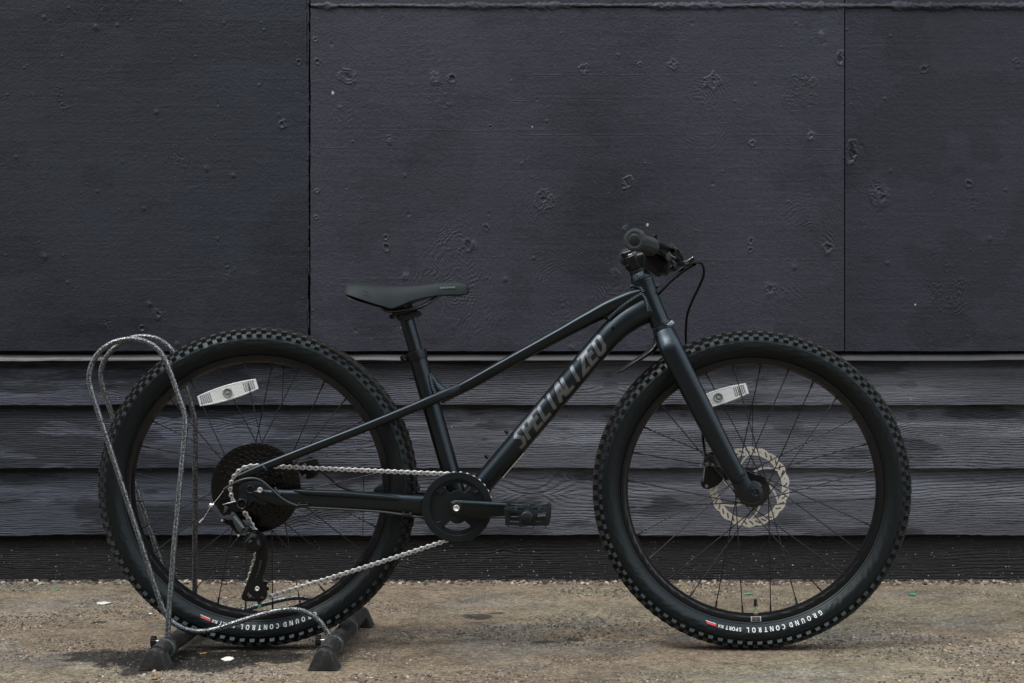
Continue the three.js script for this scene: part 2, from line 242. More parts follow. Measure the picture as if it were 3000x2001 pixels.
  // rust run below a nail, a dark repainted patch at the right
  for (let j = 0; j < PH; j++) for (let i = 0; i < PW; i++) { const x = lerp(PX0, PX1, (i + 0.5) / PW), y = lerp(PY0, PY1, (j + 0.5) / PH), k = j * PW + i;
    const rx = Math.abs(x - wx(1258) - 0.003 * (noise(y * 40, 1, 90) - 0.5)); if (rx < 0.0022 && y < wy(905) && y > wy(1030) && noise(x * 300, y * 50, 91) > 0.35) { pD[k * 3] *= 1.5; pD[k * 3 + 1] *= 0.9; pD[k * 3 + 2] *= 0.75; }
    const ex = (x - wx(2755)) / 0.085, ey = (y - wy(960)) / 0.055, e = ex * ex + ey * ey + 1.1 * (fbm(x * 16, y * 16, 3, 92) - 0.5); if (e < 0.9) tone(k, 0.70);
    if (y < 0.66 && fbm(x * 22, y * 30, 4, 93) > 0.56 + (y - 0.57) * 1.2) tone(k, 0.80); }
}
const panelMap = tex(PW, PH, (i, j, c) => { const k = (j * PW + i) * 3; c[0] = pD[k]; c[1] = pD[k + 1]; c[2] = pD[k + 2]; }, true, THREE.MirroredRepeatWrapping);
const panelBump = tex(PW, PH, (i, j, c) => { c[0] = c[1] = c[2] = 0.36 + 0.3 * pH[j * PW + i]; }, false, THREE.MirroredRepeatWrapping);
const panelRough = tex(1024, 512, (i, j, c) => { const x = lerp(PX0, PX1, i / 1024), y = lerp(PY0, PY1, j / 512); const v = 0.34 + 0.52 * fbm(x * 3.4, y * 3.4, 5, 190) + 0.16 * (fbm(x * 8, y * 60, 3, 191) - 0.5) + 0.12 * (noise(x * 150, y * 150, 192) - 0.5); c[0] = c[1] = c[2] = Math.min(1, v); }, false, THREE.MirroredRepeatWrapping);
M.panel = mat(1, 1, 1, 1, 0, { roughnessMap: panelRough, map: panelMap, bumpMap: panelBump, bumpScale: 0.0068, specularIntensity: 0.65, specularColor: new THREE.Color(0.9, 0.93, 1) });
function wallUV(g, x0, x1, y0, y1) { const p = g.attributes.position, u = g.attributes.uv; for (let i = 0; i < p.count; i++) u.setXY(i, (p.getX(i) - x0) / (x1 - x0), (p.getY(i) - y0) / (y1 - y0)); return g; }
function panel(x0, x1, y0, y1, zf, ragged) {
  const sh = new THREE.Shape(), R = rng(Math.round(x0 * 1000) + 99), pts = [];
  const n = Math.ceil((y1 - y0) / 0.012), nx = Math.ceil((x1 - x0) / 0.02);
  for (let i = 0; i <= nx; i++) pts.push([lerp(x0, x1, i / nx), y0 + 0.0022 * (fbm(lerp(x0, x1, i / nx) * 30, 1, 3, 97) - 0.5)]);
  for (let i = 1; i <= n; i++) { const y = lerp(y0, y1, i / n); pts.push([x1 - (ragged & 2 ? 0.0016 * R() + (y < 0.86 && y > 0.58 ? 0.003 * fbm(y * 40, 2, 2, 98) : 0) : 0), y]); }
  for (let i = n - 1; i > 0; i--) { const y = lerp(y0, y1, i / n); pts.push([x0 + (ragged & 1 ? 0.0012 * R() : 0), y]); if (i === n - 1) pts.splice(pts.length - 1, 0, [x0, y1]); }
  sh.setFromPoints(pts.map(([a, b]) => new THREE.Vector2(a, b)));
  const g = new THREE.ExtrudeGeometry(sh, { depth: 0.014, bevelEnabled: true, bevelThickness: 0.0008, bevelSize: 0.0008, bevelOffset: -0.0008, bevelSegments: 1 });
  g.translate(0, 0, zf - 0.0148);
  return wallUV(g, PX0, PX1, PY0, PY1);
}
const PF = WZ + 0.019, GAP = 0.0016, PB = wy(1029);
obj('plywood_panel', panel(-3.1, SEAM1 - GAP, PB, 2.6, PF, 2), M.panel, wall);
obj('plywood_panel', panel(SEAM1 + GAP, SEAM2 - GAP, PB, SEAMY - 0.004, PF + 0.0012, 1), M.panel, wall);
obj('plywood_panel', panel(SEAM2 + GAP * 0.5, 2.9, PB, SEAMY - 0.004, PF - 0.0006, 0), M.panel, wall);
obj('plywood_panel', panel(SEAM1 + GAP, SEAM2 - GAP, SEAMY + 0.004, 2.6, PF + 0.0008, 1), M.panel, wall);
obj('plywood_panel', panel(SEAM2 + GAP * 0.5, 2.9, SEAMY + 0.004, 2.6, PF - 0.0004, 0), M.panel, wall);
M.back = mat(0.008, 0.008, 0.009, 0.9);
{ const b = rbox(6.0, 2.6, 0.06, 0.002); b.translate(-0.1, 1.3, WZ - 0.032); obj('backing_wall', b, M.back, wall); }
{ // ragged filler pressed into the level joint: short lumps of it, one strip
  const nx = 1100, ny = 9, x0 = SEAM1 + 0.004, x1 = 2.9, pos = [], uv = [], idx = [];
  for (let j = 0; j <= ny; j++) for (let i = 0; i <= nx; i++) {
    const x = lerp(x0, x1, i / nx), f = j / ny, rag = fbm(x * 70, 3, 3, 101), gap = sstep(0.42, 0.6, fbm(x * 9, 8, 3, 102));
    const half = 0.0075 + 0.015 * rag * (0.4 + 0.6 * noise(x * 160, 2, 103)) * (1 - 0.55 * gap), y = SEAMY + (f - 0.5) * 2 * half + 0.003 * (fbm(x * 12, 5, 2, 104) - 0.5);
    const e = Math.sin(f * Math.PI), z = PF - 0.0018 + e * (0.0036 + 0.0065 * fbm(x * 120, f * 9, 3, 105)) - (f < 0.42 && gap > 0.5 ? 0.004 * gap : 0);
    pos.push(x, y, z); uv.push(0, 0);
  }
  for (let j = 0; j < ny; j++) for (let i = 0; i < nx; i++) { const a = j * (nx + 1) + i, b = a + 1, c = a + nx + 1, d = c + 1; idx.push(a, b, c, b, d, c); }
  const g = new THREE.BufferGeometry(); g.setAttribute('position', new THREE.Float32BufferAttribute(pos, 3)); g.setAttribute('uv', new THREE.Float32BufferAttribute(uv, 2)); g.setIndex(idx); g.computeVertexNormals(); wallUV(g, PX0, PX1, PY0, PY1);
  obj('seam_filler', g, M.panel, wall);
}
{ // the upright joint between the first two panels: old caulk standing in it in places
  const g = []; const R = rng(23);
  for (let q = 0; q < 60; q++) { const y = lerp(0.58, 1.5, R()); const t = new THREE.IcosahedronGeometry(1, 1); t.scale(0.0011 + 0.0012 * R(), 0.003 + 0.012 * R(), 0.0022); t.rotateZ((R() - 0.5) * 0.2); t.translate(SEAM1 - 0.0016 - 0.003 * R(), y, PF); g.push(t); }
  for (let q = 0; q < 18; q++) { const y = lerp(wy(185), 1.45, R()); const t = new THREE.IcosahedronGeometry(1, 1); t.scale(0.0016, 0.012, 0.0022); t.translate(SEAM1 - 0.009 - 0.001 * R(), y, PF); g.push(t); }
  obj('caulk', g, M.panel, wall);
}

// lap boards
const BW = 2048, BHh = 256, bH = new Float32Array(BW * BHh * 4), bC = new Float32Array(BW * BHh * 12);
const boardY = [[wy(1060), wy(1187)], [wy(1187), wy(1372)], [wy(1372), wy(1569)], [wy(1569), -0.004]];
{
  const R = rng(31);
  for (let b = 0; b < 4; b++) {
    const kn = []; for (let q = 0; q < 9; q++) kn.push([lerp(PX0, PX1, R()), 0.02 + 0.13 * R(), 0.006 + 0.012 * R(), R() > 0.5 ? 1 : 0]);
    if (b === 0) kn.push([wx(1790), 0.05, 0.016, 1], [wx(2230), 0.06, 0.014, 1], [wx(2660), 0.05, 0.018, 1]);
    if (b === 2) kn.push([wx(1560), 0.10, 0.022, 1], [wx(1700), 0.13, 0.010, 1]);
    if (b === 1) kn.push([wx(1420), 0.07, 0.008, 0], [wx(700), 0.11, 0.014, 1]);
    for (let j = 0; j < BHh; j++) for (let i = 0; i < BW; i++) {
      const x = lerp(PX0, PX1, (i + 0.5) / BW), y = (j + 0.5) / BHh * 0.175, k = (b * BHh + j) * BW + i;
      let yy = y + 0.020 * (fbm(x * 2.4, y * 6 + b * 9, 3, 110 + b) - 0.5) + 0.004 * (fbm(x * 14, y * 30, 2, 114) - 0.5), kd = 0;
      for (const [kx, ky, kr, st] of kn) { const dx = (x - kx) / (st ? 2.3 : 1.5), dy = y - ky, d2 = (dx * dx + dy * dy) / (kr * kr); if (d2 > 12) continue; const e = Math.exp(-d2 * 0.45); yy += Math.sign(dy || 1) * kr * 0.95 * e; kd = Math.max(kd, Math.exp(-d2 * 3)); }
      const per = 0.0026 + 0.0052 * fbm(x * 0.8, b * 5 + y * 5, 2, 118), ph = yy / per, s = ph - Math.floor(ph);
      const ring = Math.pow(s, 0.65) < 0.72 ? 1 : 0, prof = sstep(0, 0.16, s) * (1 - sstep(0.55, 0.85, s));
      const fine = fbm(x * 26, y * 900, 2, 120), fine2 = fbm(x * 60, y * 420, 3, 121);
      const rough = sstep(0.30, 0.62, fbm(x * 3.2, y * 14 + b * 3, 4, 124 + b));
      const h = 0.24 * prof * (0.10 + 0.9 * rough) + 0.26 * fine + 0.42 * fine2 * (0.4 + 0.6 * rough) + 0.14 * hash(i, j, 126) - 0.25 * kd;
      bH[k] = h;
      // worn lilac grey wood against patches where the black paint still sits
      let paint = sstep(0.50, 0.56, fbm(x * 4.2 + b * 7, y * 20, 5, 130 + b) + 0.10 * (fine - 0.5));
      const left = sstep(wx(1250), wx(650), x + 0.25 * (fbm(x * 2, y * 9 + b, 3, 139) - 0.5)); if (b < 3) paint *= lerp(sstep(0.55, 0.7, fbm(x * 3 + 2, y * 16 + b, 4, 136) + 0.02), 1, left);
      let v = lerp(0.068, 0.030, paint) * (0.60 + 0.34 * prof * (0.1 + 0.9 * rough) + 0.42 * fine2 + 0.10 * (hash(i, j, 127) - 0.5)) * (0.85 + 0.3 * fbm(x * 5, y * 12, 3, 137));
      v *= 1 + 0.55 * sstep(0.58, 0.74, fbm(x * 1.7 + b * 4, y * 46, 4, 138)); if (b === 0) v *= 0.92; if (kd > 0.35) v *= 0.72;
      let c = [lerp(0.965, 0.90, left), lerp(0.985, 0.975, left), lerp(1.13, 1.24, left)]; v *= lerp(1, 0.70, left);
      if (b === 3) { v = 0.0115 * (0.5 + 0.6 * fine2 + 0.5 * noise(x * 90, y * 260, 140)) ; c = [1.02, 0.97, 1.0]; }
      const ox = Math.floor(x * 130), oy = Math.floor(y * 200), sp = hash(ox, oy, 145 + b);
      const sx = x * 130 - ox - 0.25 - 0.5 * hash(ox, oy, 151), sy = y * 200 - oy - 0.25 - 0.5 * hash(ox, oy, 152), sr = Math.hypot(sx, sy * 0.8), lim = b === 3 ? 0.952 - 0.06 * sstep(0.1, 0.0, y) : 0.9968;
      bC[k * 3] = v * c[0]; bC[k * 3 + 1] = v * c[1]; bC[k * 3 + 2] = v * c[2];
      if (sp > lim && sr < 0.10 + 0.12 * hash(ox, oy, 153)) { const q = 0.06 + 0.32 * Math.pow(hash(ox, oy, 154), 1.6), w = hash(ox, oy, 155) > 0.5; bC[k * 3] = q; bC[k * 3 + 1] = q * (w ? 0.72 : 0.95); bC[k * 3 + 2] = q * (w ? 0.5 : 0.92); }
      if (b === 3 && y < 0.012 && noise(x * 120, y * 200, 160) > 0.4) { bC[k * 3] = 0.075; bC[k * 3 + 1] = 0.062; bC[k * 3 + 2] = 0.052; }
    }
  }
}
const boardMap = tex(BW, BHh * 4, (i, j, c) => { const k = (j * BW + i) * 3; c[0] = bC[k]; c[1] = bC[k + 1]; c[2] = bC[k + 2]; }, true, THREE.MirroredRepeatWrapping);
const boardBump = tex(BW, BHh * 4, (i, j, c) => { c[0] = c[1] = c[2] = Math.min(1, bH[j * BW + i]); }, false, THREE.MirroredRepeatWrapping);
M.board = mat(1, 1, 1, 0.72, 0, { map: boardMap, bumpMap: boardBump, bumpScale: 0.0055, specularIntensity: 0.35 });
// one board: a slanting face whose lower edge stands proud of the next one down
function lapBoard(x0, x1, b, wave) {
  const [yt, yb] = boardY[b], n = Math.ceil((x1 - x0) / 0.006), pos = [], uv = [], idx = [];
  const prof = b === 3 ? [[yt + 0.016, WZ + 0.001, 1], [yt - 0.01, WZ + 0.004, 1], [yb, WZ + 0.015, 1], [yb, WZ, 0]] : [[yt + (b ? 0.016 : 0.012), WZ + 0.002, 1], [lerp(yt, yb, 0.5), WZ + 0.0115, 1], [yb + 0.0018, WZ + 0.0205, 1], [yb, WZ + 0.0192, 1], [yb - 0.0004, WZ + 0.0, 0]];
  for (let i = 0; i <= n; i++) { const x = lerp(x0, x1, i / n), dy = wave * (fbm(x * 6, b * 3, 3, 170) - 0.5) * 2 + wave * 0.5 * (noise(x * 60, b, 171) - 0.5), dz = 0.003 * (fbm(x * 2.5, b, 2, 172) - 0.5);
    prof.forEach(([y, z, f], q) => { const e = q === 0 ? 0 : q === prof.length - 1 ? 1 : q / (prof.length - 2), Y = y + dy * e; pos.push(x, Y, z + (f ? dz : 0)); uv.push((x - PX0) / (PX1 - PX0), (b + Math.min(0.985, Math.max(0.015, (y - yb) / 0.175))) / 4); }); }
  const m = prof.length; for (let i = 0; i < n; i++) for (let q = 0; q < m - 1; q++) { const a = i * m + q, c = a + m; idx.push(a, a + 1, c, c, a + 1, c + 1); }
  for (const e of [0, n]) { const o = pos.length / 3; for (let q = 0; q < m; q++) { const a = (e * m + q) * 3, u = (e * m + q) * 2; pos.push(pos[a], pos[a + 1], pos[a + 2]); uv.push(uv[u], uv[u + 1]); } pos.push(e ? x1 : x0, (yt + yb) / 2, WZ); uv.push(uv[o * 2], uv[o * 2 + 1]); for (let q = 0; q < m - 1; q++) e ? idx.push(o + q, o + q + 1, o + m) : idx.push(o + q + 1, o + q, o + m); }
  let g = new THREE.BufferGeometry(); g.setAttribute('position', new THREE.Float32BufferAttribute(pos, 3)); g.setAttribute('uv', new THREE.Float32BufferAttribute(uv, 2)); g.setIndex(idx);
  return toCreasedNormals(g, 0.5);
}
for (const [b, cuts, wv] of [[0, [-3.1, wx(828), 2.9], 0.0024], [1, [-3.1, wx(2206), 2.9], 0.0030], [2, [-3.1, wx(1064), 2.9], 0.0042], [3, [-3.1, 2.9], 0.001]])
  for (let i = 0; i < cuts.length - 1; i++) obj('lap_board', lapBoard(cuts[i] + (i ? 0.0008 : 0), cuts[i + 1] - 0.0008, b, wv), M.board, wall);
{ // rounded weather strip that caps the boards
  const n = 900, prof = [[0.0000, 0.003], [-0.002, 0.012], [-0.007, 0.0235], [-0.012, 0.0300], [-0.0165, 0.0315], [-0.0190, 0.0290], [-0.0195, 0.004]], pos = [], uv = [], idx = [], y0 = wy(1035.5);
  for (let i = 0; i <= n; i++) { const x = lerp(-3.1, 2.9, i / n), dy = 0.0042 * (fbm(x * 5, 4, 4, 180) - 0.5), hump = 0.006 * sstep(0.5, 0.75, fbm(x * 2.6 + 1, 2, 2, 181)); prof.forEach(([y, z], q) => { pos.push(x, y0 + y + dy - (q > 1 && q < 5 ? hump * 0.3 : 0), WZ + z - (q > 1 ? hump * 0.8 : 0)); uv.push((x - PX0) / (PX1 - PX0), (1.2 + q * 0.012) / 4); }); }
  const m = prof.length; for (let i = 0; i < n; i++) for (let q = 0; q < m - 1; q++) { const a = i * m + q, c = a + m; idx.push(a, a + 1, c, c, a + 1, c + 1); }
  const g = new THREE.BufferGeometry(); g.setAttribute('position', new THREE.Float32BufferAttribute(pos, 3)); g.setAttribute('uv', new THREE.Float32BufferAttribute(uv, 2)); g.setIndex(idx);
  const sm = tex(2048, 16, (i, j, c) => { const x = lerp(PX0, PX1, i / 2048), w = sstep(0.42, 0.66, fbm(x * 3.1, j * 0.05, 4, 185) + 0.12 * (fbm(x * 40, j * 0.6, 3, 186) - 0.5)), f = 0.7 + 0.6 * fbm(x * 9, j * 0.9, 4, 187), v = lerp(0.008, 0.034, w) * f; c[0] = v; c[1] = v * 0.96; c[2] = v * 1.12; }, true, THREE.MirroredRepeatWrapping);
  obj('weather_strip', toCreasedNormals(g, 0.7), mat(1, 1, 1, 0.5, 0, { map: sm, bumpMap: boardBump, bumpScale: 0.0015 }), wall);
}

{ // the dark building across the yard, behind the camera and to its left; the tubes mirror it
  const bd = grp('yard_building'); tag(bd, 'dark brick building across the yard, outside the picture', 'building', null, 'structure');
  obj('brick_wall', rbox(28, 6.2, 0.3, 0.02).translate(-10.4, 3.1, 7.2), mat(0.05, 0.045, 0.042, 0.9), bd);
  obj('parapet', rbox(28.2, 0.14, 0.4, 0.02).translate(-10.4, 6.27, 7.2), mat(0.12, 0.12, 0.12, 0.8), bd);
  for (let i = 0; i < 7; i++) obj('door_panel', rbox(1.9, 2.3, 0.05, 0.01).translate(-19 + 3 * i, 1.15, 7.04), mat(0.03, 0.03, 0.032, 0.6), bd);
}

// ---------------------------------------------------------------- the bicycle
const bike = grp('mountain_bike'); tag(bike, 'matt black mountain bike with knobbly tyres, its rear wheel held in the metal stand', 'bicycle');
const font = await new FontLoader().loadAsync('fonts/droid/droid_sans_bold.typeface.json');
const RAX = V3(-0.6617, 0.3163, 0), FAX = V3(0.3017, 0.3115, 0), BB = V3(-0.269, 0.2816, 0);

// --- wheels
const TYRE = [[0.2560, 0.0120], [0.2580, 0.0146], [0.2610, 0.0170], [0.2655, 0.0218], [0.2705, 0.0254], [0.2755, 0.0276], [0.2805, 0.0285], [0.2848, 0.0282], [0.2861, 0.0280], [0.2864, 0.0286], [0.2874, 0.0285], [0.2880, 0.0276], [0.2925, 0.0254], [0.2970, 0.0218], [0.3005, 0.0174], [0.3030, 0.0120], [0.3044, 0.0060], [0.3048, 0]];
function sideZ(r) { for (let i = 0; i < TYRE.length - 1; i++) { const [a, za] = TYRE[i], [b, zb] = TYRE[i + 1]; if (r >= a && r <= b) return lerp(za, zb, (r - a) / (b - a)); } return 0.02; }
const ang = (th, r, z = 0) => V3(r * Math.sin(th), r * Math.cos(th), z);           // th clockwise from the top, seen from the drive side
function lettering(txt, size, th0, pitch, rBase, narrow = 1, lift = 0.00045) {    // each letter centred at th0 + i * pitch (degrees clockwise), lying on the sidewall, tops outwards
  const out = [], D = Math.PI / 180;
  [...txt].forEach((ch, k) => { if (ch === ' ') return;
    const g = new TextGeometry(ch, { font, size, depth: 0.0003, curveSegments: 4, bevelEnabled: false }); g.computeBoundingBox(); const cx = (g.boundingBox.min.x + g.boundingBox.max.x) / 2, p = g.attributes.position;
    for (let i = 0; i < p.count; i++) { const th = (th0 + k * pitch) * D + (p.getX(i) - cx) * narrow / rBase, r = rBase + p.getY(i); const v = ang(th, r, sideZ(r) + lift + p.getZ(i)); p.setXYZ(i, v.x, v.y, v.z); }
    g.computeVertexNormals(); out.push(clean(g)); });
  return out;
}
function knobGeo(w, l, h, taper = 0.82) {                                             // tangential w, across l, high h, standing on y = 0
  const g = new THREE.BoxGeometry(w, h, l, 1, 1, 1); g.translate(0, h / 2, 0); const p = g.attributes.position;
  for (let i = 0; i < p.count; i++) if (p.getY(i) > h * 0.6) { p.setX(i, p.getX(i) * taper); p.setZ(i, p.getZ(i) * taper); }
  const s = new THREE.BoxGeometry(w * 0.34, 0.0004, l * 0.4); s.translate(0, h + 0.0001, 0);
  const m = mergeGeometries([clean(g), clean(s)]); m.computeVertexNormals(); return m;
}
const sideKnob = knobGeo(0.0100, 0.0072, 0.0066, 0.86), midKnob = knobGeo(0.0104, 0.0080, 0.0066, 0.86), topKnob = knobGeo(0.0112, 0.0076, 0.0066, 0.9);
function setKnob(o, th, r, z, tilt, twist) {
  const m = new THREE.Matrix4().makeRotationZ(-th), t = new THREE.Matrix4().makeTranslation(0, r, z), q = new THREE.Matrix4().makeRotationX(tilt), y = new THREE.Matrix4().makeRotationY(twist);
  return m.multiply(t).multiply(q).multiply(y);
}
function reflector(parent, side) {
  const g = grp('reflector', parent), L = 0.0585, pts = [];
  for (let i = 0; i <= 20; i++) { const x = lerp(-L, L, i / 20); pts.push([x, 0.0142 - 0.0046 * (x / L) ** 2]); } for (let i = 20; i >= 0; i--) { const x = lerp(-L, L, i / 20); pts.push([x, -0.0142 + 0.0046 * (x / L) ** 2]); }
  const sh = new THREE.Shape(pts.map(([a, b]) => new THREE.Vector2(a, b)));
  const body = new THREE.ExtrudeGeometry(sh, { depth: 0.004, bevelEnabled: true, bevelThickness: 0.001, bevelSize: 0.001, bevelSegments: 2 });
  obj('reflector_body', toCreasedNormals(body, 0.6), M.reflect, g);
  const rim = []; for (let i = 0; i < pts.length; i++) { const a = pts[i], b = pts[(i + 1) % pts.length]; if (Math.hypot(a[0] - b[0], a[1] - b[1]) < 1e-5) continue; rim.push(bar(V3(a[0] * 0.97, a[1] * 0.93, 0.0052), V3(b[0] * 0.97, b[1] * 0.93, 0.0052), 0.0008, 6)); }
  const ribs = [];
  for (const s of [-1, 1]) { const pr = []; for (let i = 0; i < 6; i++) for (let j = 0; j < 6; j++) { const c = new THREE.ConeGeometry(0.0024, 0.0017, 4); c.rotateX(Math.PI / 2); c.rotateZ(Math.PI / 4 + 0.2); c.translate(s * (0.034 + i * 0.0038), (j - 2.5) * 0.0030, 0.0056); pr.push(c); } obj('lens_pattern', pr, M.prism, g); }
  for (let j = 0; j < 9; j++) { const y = (j - 4) * 0.0025; const b = rbox(0.0275 - Math.abs(j - 4) * 0.0003, 0.0011, 0.0006, 0.0002, 1); b.translate(0.0205, y, 0.0052); const c = b.clone(); c.translate(-0.041, 0, 0); ribs.push(b, c); }
  obj('lens_rib', [...rim, ...ribs], M.reflect, g);
  obj('clip_boss', lathe([[0, 0.0078], [0.0022, 0.0078], [0.0026, 0.0066], [0.0062, 0.0066], [0.0072, 0.0082], [0.0088, 0.0082], [0.0094, 0.0050]], 28), M.prism, g);
  obj('clip_screw', [cyl(V3(0, 0, 0.0085), 0.0022, 0.0016, 10), rbox(0.006, 0.0016, 0.001, 0.0003).translate(0, 0, 0.0084)], M.silver, g);
  return g;
}
M.reflect = mat(0.70, 0.71, 0.69, 0.3, 0, { clearcoat: 0.6, clearcoatRoughness: 0.15 });
M.prism = mat(0.20, 0.215, 0.215, 0.15, 0.3);
M.tyre = mat(0.0028, 0.0036, 0.0041, 0.48, 0, { specularIntensity: 0.62, specularColor: new THREE.Color(0.85, 0.97, 1) });
function rotorGeo(R) {
  const sh = new THREE.Shape(), n = 360, W = 18;
  for (let i = 0; i <= n; i++) { const a = i / n * Math.PI * 2, ph = (a * W / (2 * Math.PI)) % 1, w = 0.0034 * Math.pow(Math.abs(Math.sin(Math.PI * ph)), 0.8), r = R - 0.0034 + w; i ? sh.lineTo(r * Math.cos(a), r * Math.sin(a)) : sh.moveTo(r, 0); }
  const win = new THREE.Path(), ri = R - 0.0158;
  const holes = [];
  for (let k = 0; k < 6; k++) { // windows between six swept arms
    const a0 = k * Math.PI / 3, ph = new THREE.Path(), pts = []; const arm = 0.0026;
    const edge = (base, off) => { for (let q = 0; q <= 10; q++) { const r = lerp(0.0245, ri, q / 10), a = base - 0.85 * (q / 10) + off / r; pts.push([r, a]); } };
    edge(a0, arm * 1.0); const o1 = pts.splice(0);
    edge(a0 + Math.PI / 3, -arm); const o2 = pts.splice(0).reverse();
    const aS = o1[10][1], aE = o2[0][1]; const arc = []; for (let q = 1; q < 14; q++) { const t = q / 14, bul = 0.0022 * Math.pow(Math.abs(2 * t - 1), 3); arc.push([ri - bul, lerp(aS, aE, t)]); }
    const bS = o2[10][1], bE = o1[0][1]; const arc2 = []; for (let q = 1; q < 5; q++) arc2.push([0.0245, lerp(bS, bE, q / 5)]);
    ph.setFromPoints([...o1, ...arc, ...o2, ...arc2].map(([r, a]) => new THREE.Vector2(r * Math.cos(a), r * Math.sin(a)))); holes.push(ph);
  }
  for (let k = 0; k < 36; k++) { // slanting wipe slots
    const a = (k + 0.3) / 36 * Math.PI * 2, r = R - 0.0086, c = [r * Math.cos(a), r * Math.sin(a)], dir = a + (k % 3 === 2 ? 1.0 : 0.8), L = 0.0044, w = 0.0016, ph = new THREE.Path(), pts = [];
    if (k % 6 === 5) { ph.absarc(c[0], c[1], 0.0014, 0, Math.PI * 2, true); holes.push(ph); continue; }
    for (const s of [1, -1]) for (let q = -3; q <= 3; q++) { const t = dir + (s < 0 ? Math.PI : 0) + q / 3 * Math.PI / 2; pts.push(new THREE.Vector2(c[0] + s * L * Math.cos(dir) + w * Math.cos(t), c[1] + s * L * Math.sin(dir) + w * Math.sin(t))); }
    ph.setFromPoints(pts); holes.push(ph);
  }
  const bore = new THREE.Path(); bore.absarc(0, 0, 0.012, 0, Math.PI * 2, true); holes.push(bore);
  sh.holes = holes;
  const g = new THREE.ExtrudeGeometry(sh, { depth: 0.0018, bevelEnabled: false, curveSegments: 16 }); g.translate(0, 0, -0.0009); return g;
}
function wheel(ax, phase, textTurn, front) {
  const w = grp('wheel', bike); w.position.copy(ax); w.userData.label = front ? 'black front wheel with steel brake disc, upside down white lettering at the bottom of its tyre' : 'black rear wheel with many black sprockets, its tyre between the loops of the stand';
  const full = [...TYRE, ...TYRE.slice(0, -1).reverse().map(([r, z]) => [r, -z])];
  obj('tyre', toCreasedNormals(lathe(full, 220), 0.5), M.tyre, w);
  const hs = []; for (const r of [0.2640, 0.2835]) hs.push(lathe([[r - 0.0004, sideZ(r) - 0.0006], [r, sideZ(r) + 0.00035], [r + 0.0004, sideZ(r) - 0.0006]], 200)); hs.push(lathe([[0.2598, 0.0150], [0.2600, 0.0172], [0.2608, 0.0174], [0.2612, 0.0160]], 200));
  obj('tyre_bead_line', hs, M.knob, w);
  const NK = 96, step = Math.PI * 2 / NK, rest = [], R = rng(front ? 5 : 6);
  for (let k = 0; k < NK; k++) {
    const t0 = k * step + 0.01, j = (k % 2) * 0.0006;
    const a = shadows(new THREE.Mesh(sideKnob, M.knob)); a.name = numbered('tread_knob'); w.add(a); a.applyMatrix4(setKnob(a, t0 + 0.16 * step, 0.2945, 0.0236 - j, 0.66, 0.10));
    for (const s of [1, -1]) {
      if (s < 0) { const g = clean(sideKnob.clone()); g.applyMatrix4(setKnob(g, t0 + 0.16 * step, 0.2945, -0.0236, -0.66, -0.10)); rest.push(g); }
      const g2 = clean(midKnob.clone()); g2.applyMatrix4(setKnob(g2, t0 + 0.56 * step + (s < 0 ? 0.1 * step : 0), 0.3015, s * 0.0150, s * 0.42, s * 0.15)); rest.push(g2);
      if ((k + (s > 0 ? 0 : 1)) % 2 === 0 || true) { const g3 = clean(topKnob.clone()); g3.applyMatrix4(setKnob(g3, t0 + 0.06 * step + (s < 0 ? 0.5 * step : 0), 0.3042, s * 0.0054, s * 0.1, s * -0.2)); rest.push(g3); }
    }
  }
  tag(obj('tread', rest, M.knobDust, w), null, null, null, 'stuff');
  const rimP = [[0.2565, 0.0128], [0.2568, 0.0142], [0.2560, 0.0147], [0.2540, 0.0145], [0.2515, 0.0146], [0.2480, 0.0139], [0.2458, 0.0124], [0.2445, 0.0098], [0.2428, 0.0060], [0.2420, 0.0020]];
  obj('rim', toCreasedNormals(lathe([...rimP, ...rimP.slice().reverse().map(([r, z]) => [r, -z])], 180), 0.5), M.rim, w);
  // hub
  const fl = 0.0300, zf = front ? 0.026 : 0.020, zb = -0.033;
  if (front) obj('hub', toCreasedNormals(lathe([[0, 0.050], [0.0085, 0.050], [0.0095, 0.048], [0.0098, 0.040], [0.0180, 0.036], [0.0190, 0.0345], [0.0200, 0.029], [0.0315, 0.0275], [0.0325, 0.026], [0.0315, 0.0245], [0.0190, 0.022], [0.0165, 0.010], [0.0165, -0.018], [0.0200, -0.030], [0.0315, -0.032], [0.0325, -0.0335], [0.0315, -0.035], [0.0200, -0.036], [0.0190, -0.046], [0.0100, -0.048], [0.0095, -0.050], [0, -0.050]], 48), 0.5), M.gloss, w);
  else obj('hub', toCreasedNormals(lathe([[0, 0.060], [0.009, 0.060], [0.012, 0.056], [0.015, 0.030], [0.0315, 0.0215], [0.0325, 0.020], [0.0315, 0.0185], [0.0180, 0.014], [0.0165, -0.018], [0.0200, -0.030], [0.0315, -0.032], [0.0325, -0.0335], [0.0315, -0.035], [0.0200, -0.036], [0.0190, -0.052], [0.0095, -0.056], [0, -0.058]], 48), 0.5), M.gloss, w);
  for (let k = 0; k < 28; k++) {
    const th = phase + k * Math.PI * 2 / 28, near = k % 2 === 1, dir = (Math.floor(((k % 4) + 4) % 4 / 2) === 0) ? -1 : 1;
    const a = ang(th, 0.2425, near ? 0.003 : -0.003), b = ang(th + dir * 1.28, fl, near ? zf + 0.001 * dir : zb + 0.001 * dir), d = b.clone().sub(a).normalize();
    const e = a.clone().addScaledVector(d, 0.0135);
    obj('spoke', [bar(a, b, 0.00112, 7), cyl(V3(0, 0, 0), 0.00001, 0.00001, 4), bar(a.clone().addScaledVector(d, -0.002), e, 0.0019, 8), bar(e, e.clone().addScaledVector(d, 0.0012), 0.0014, 8)], M.spoke, w);
  }
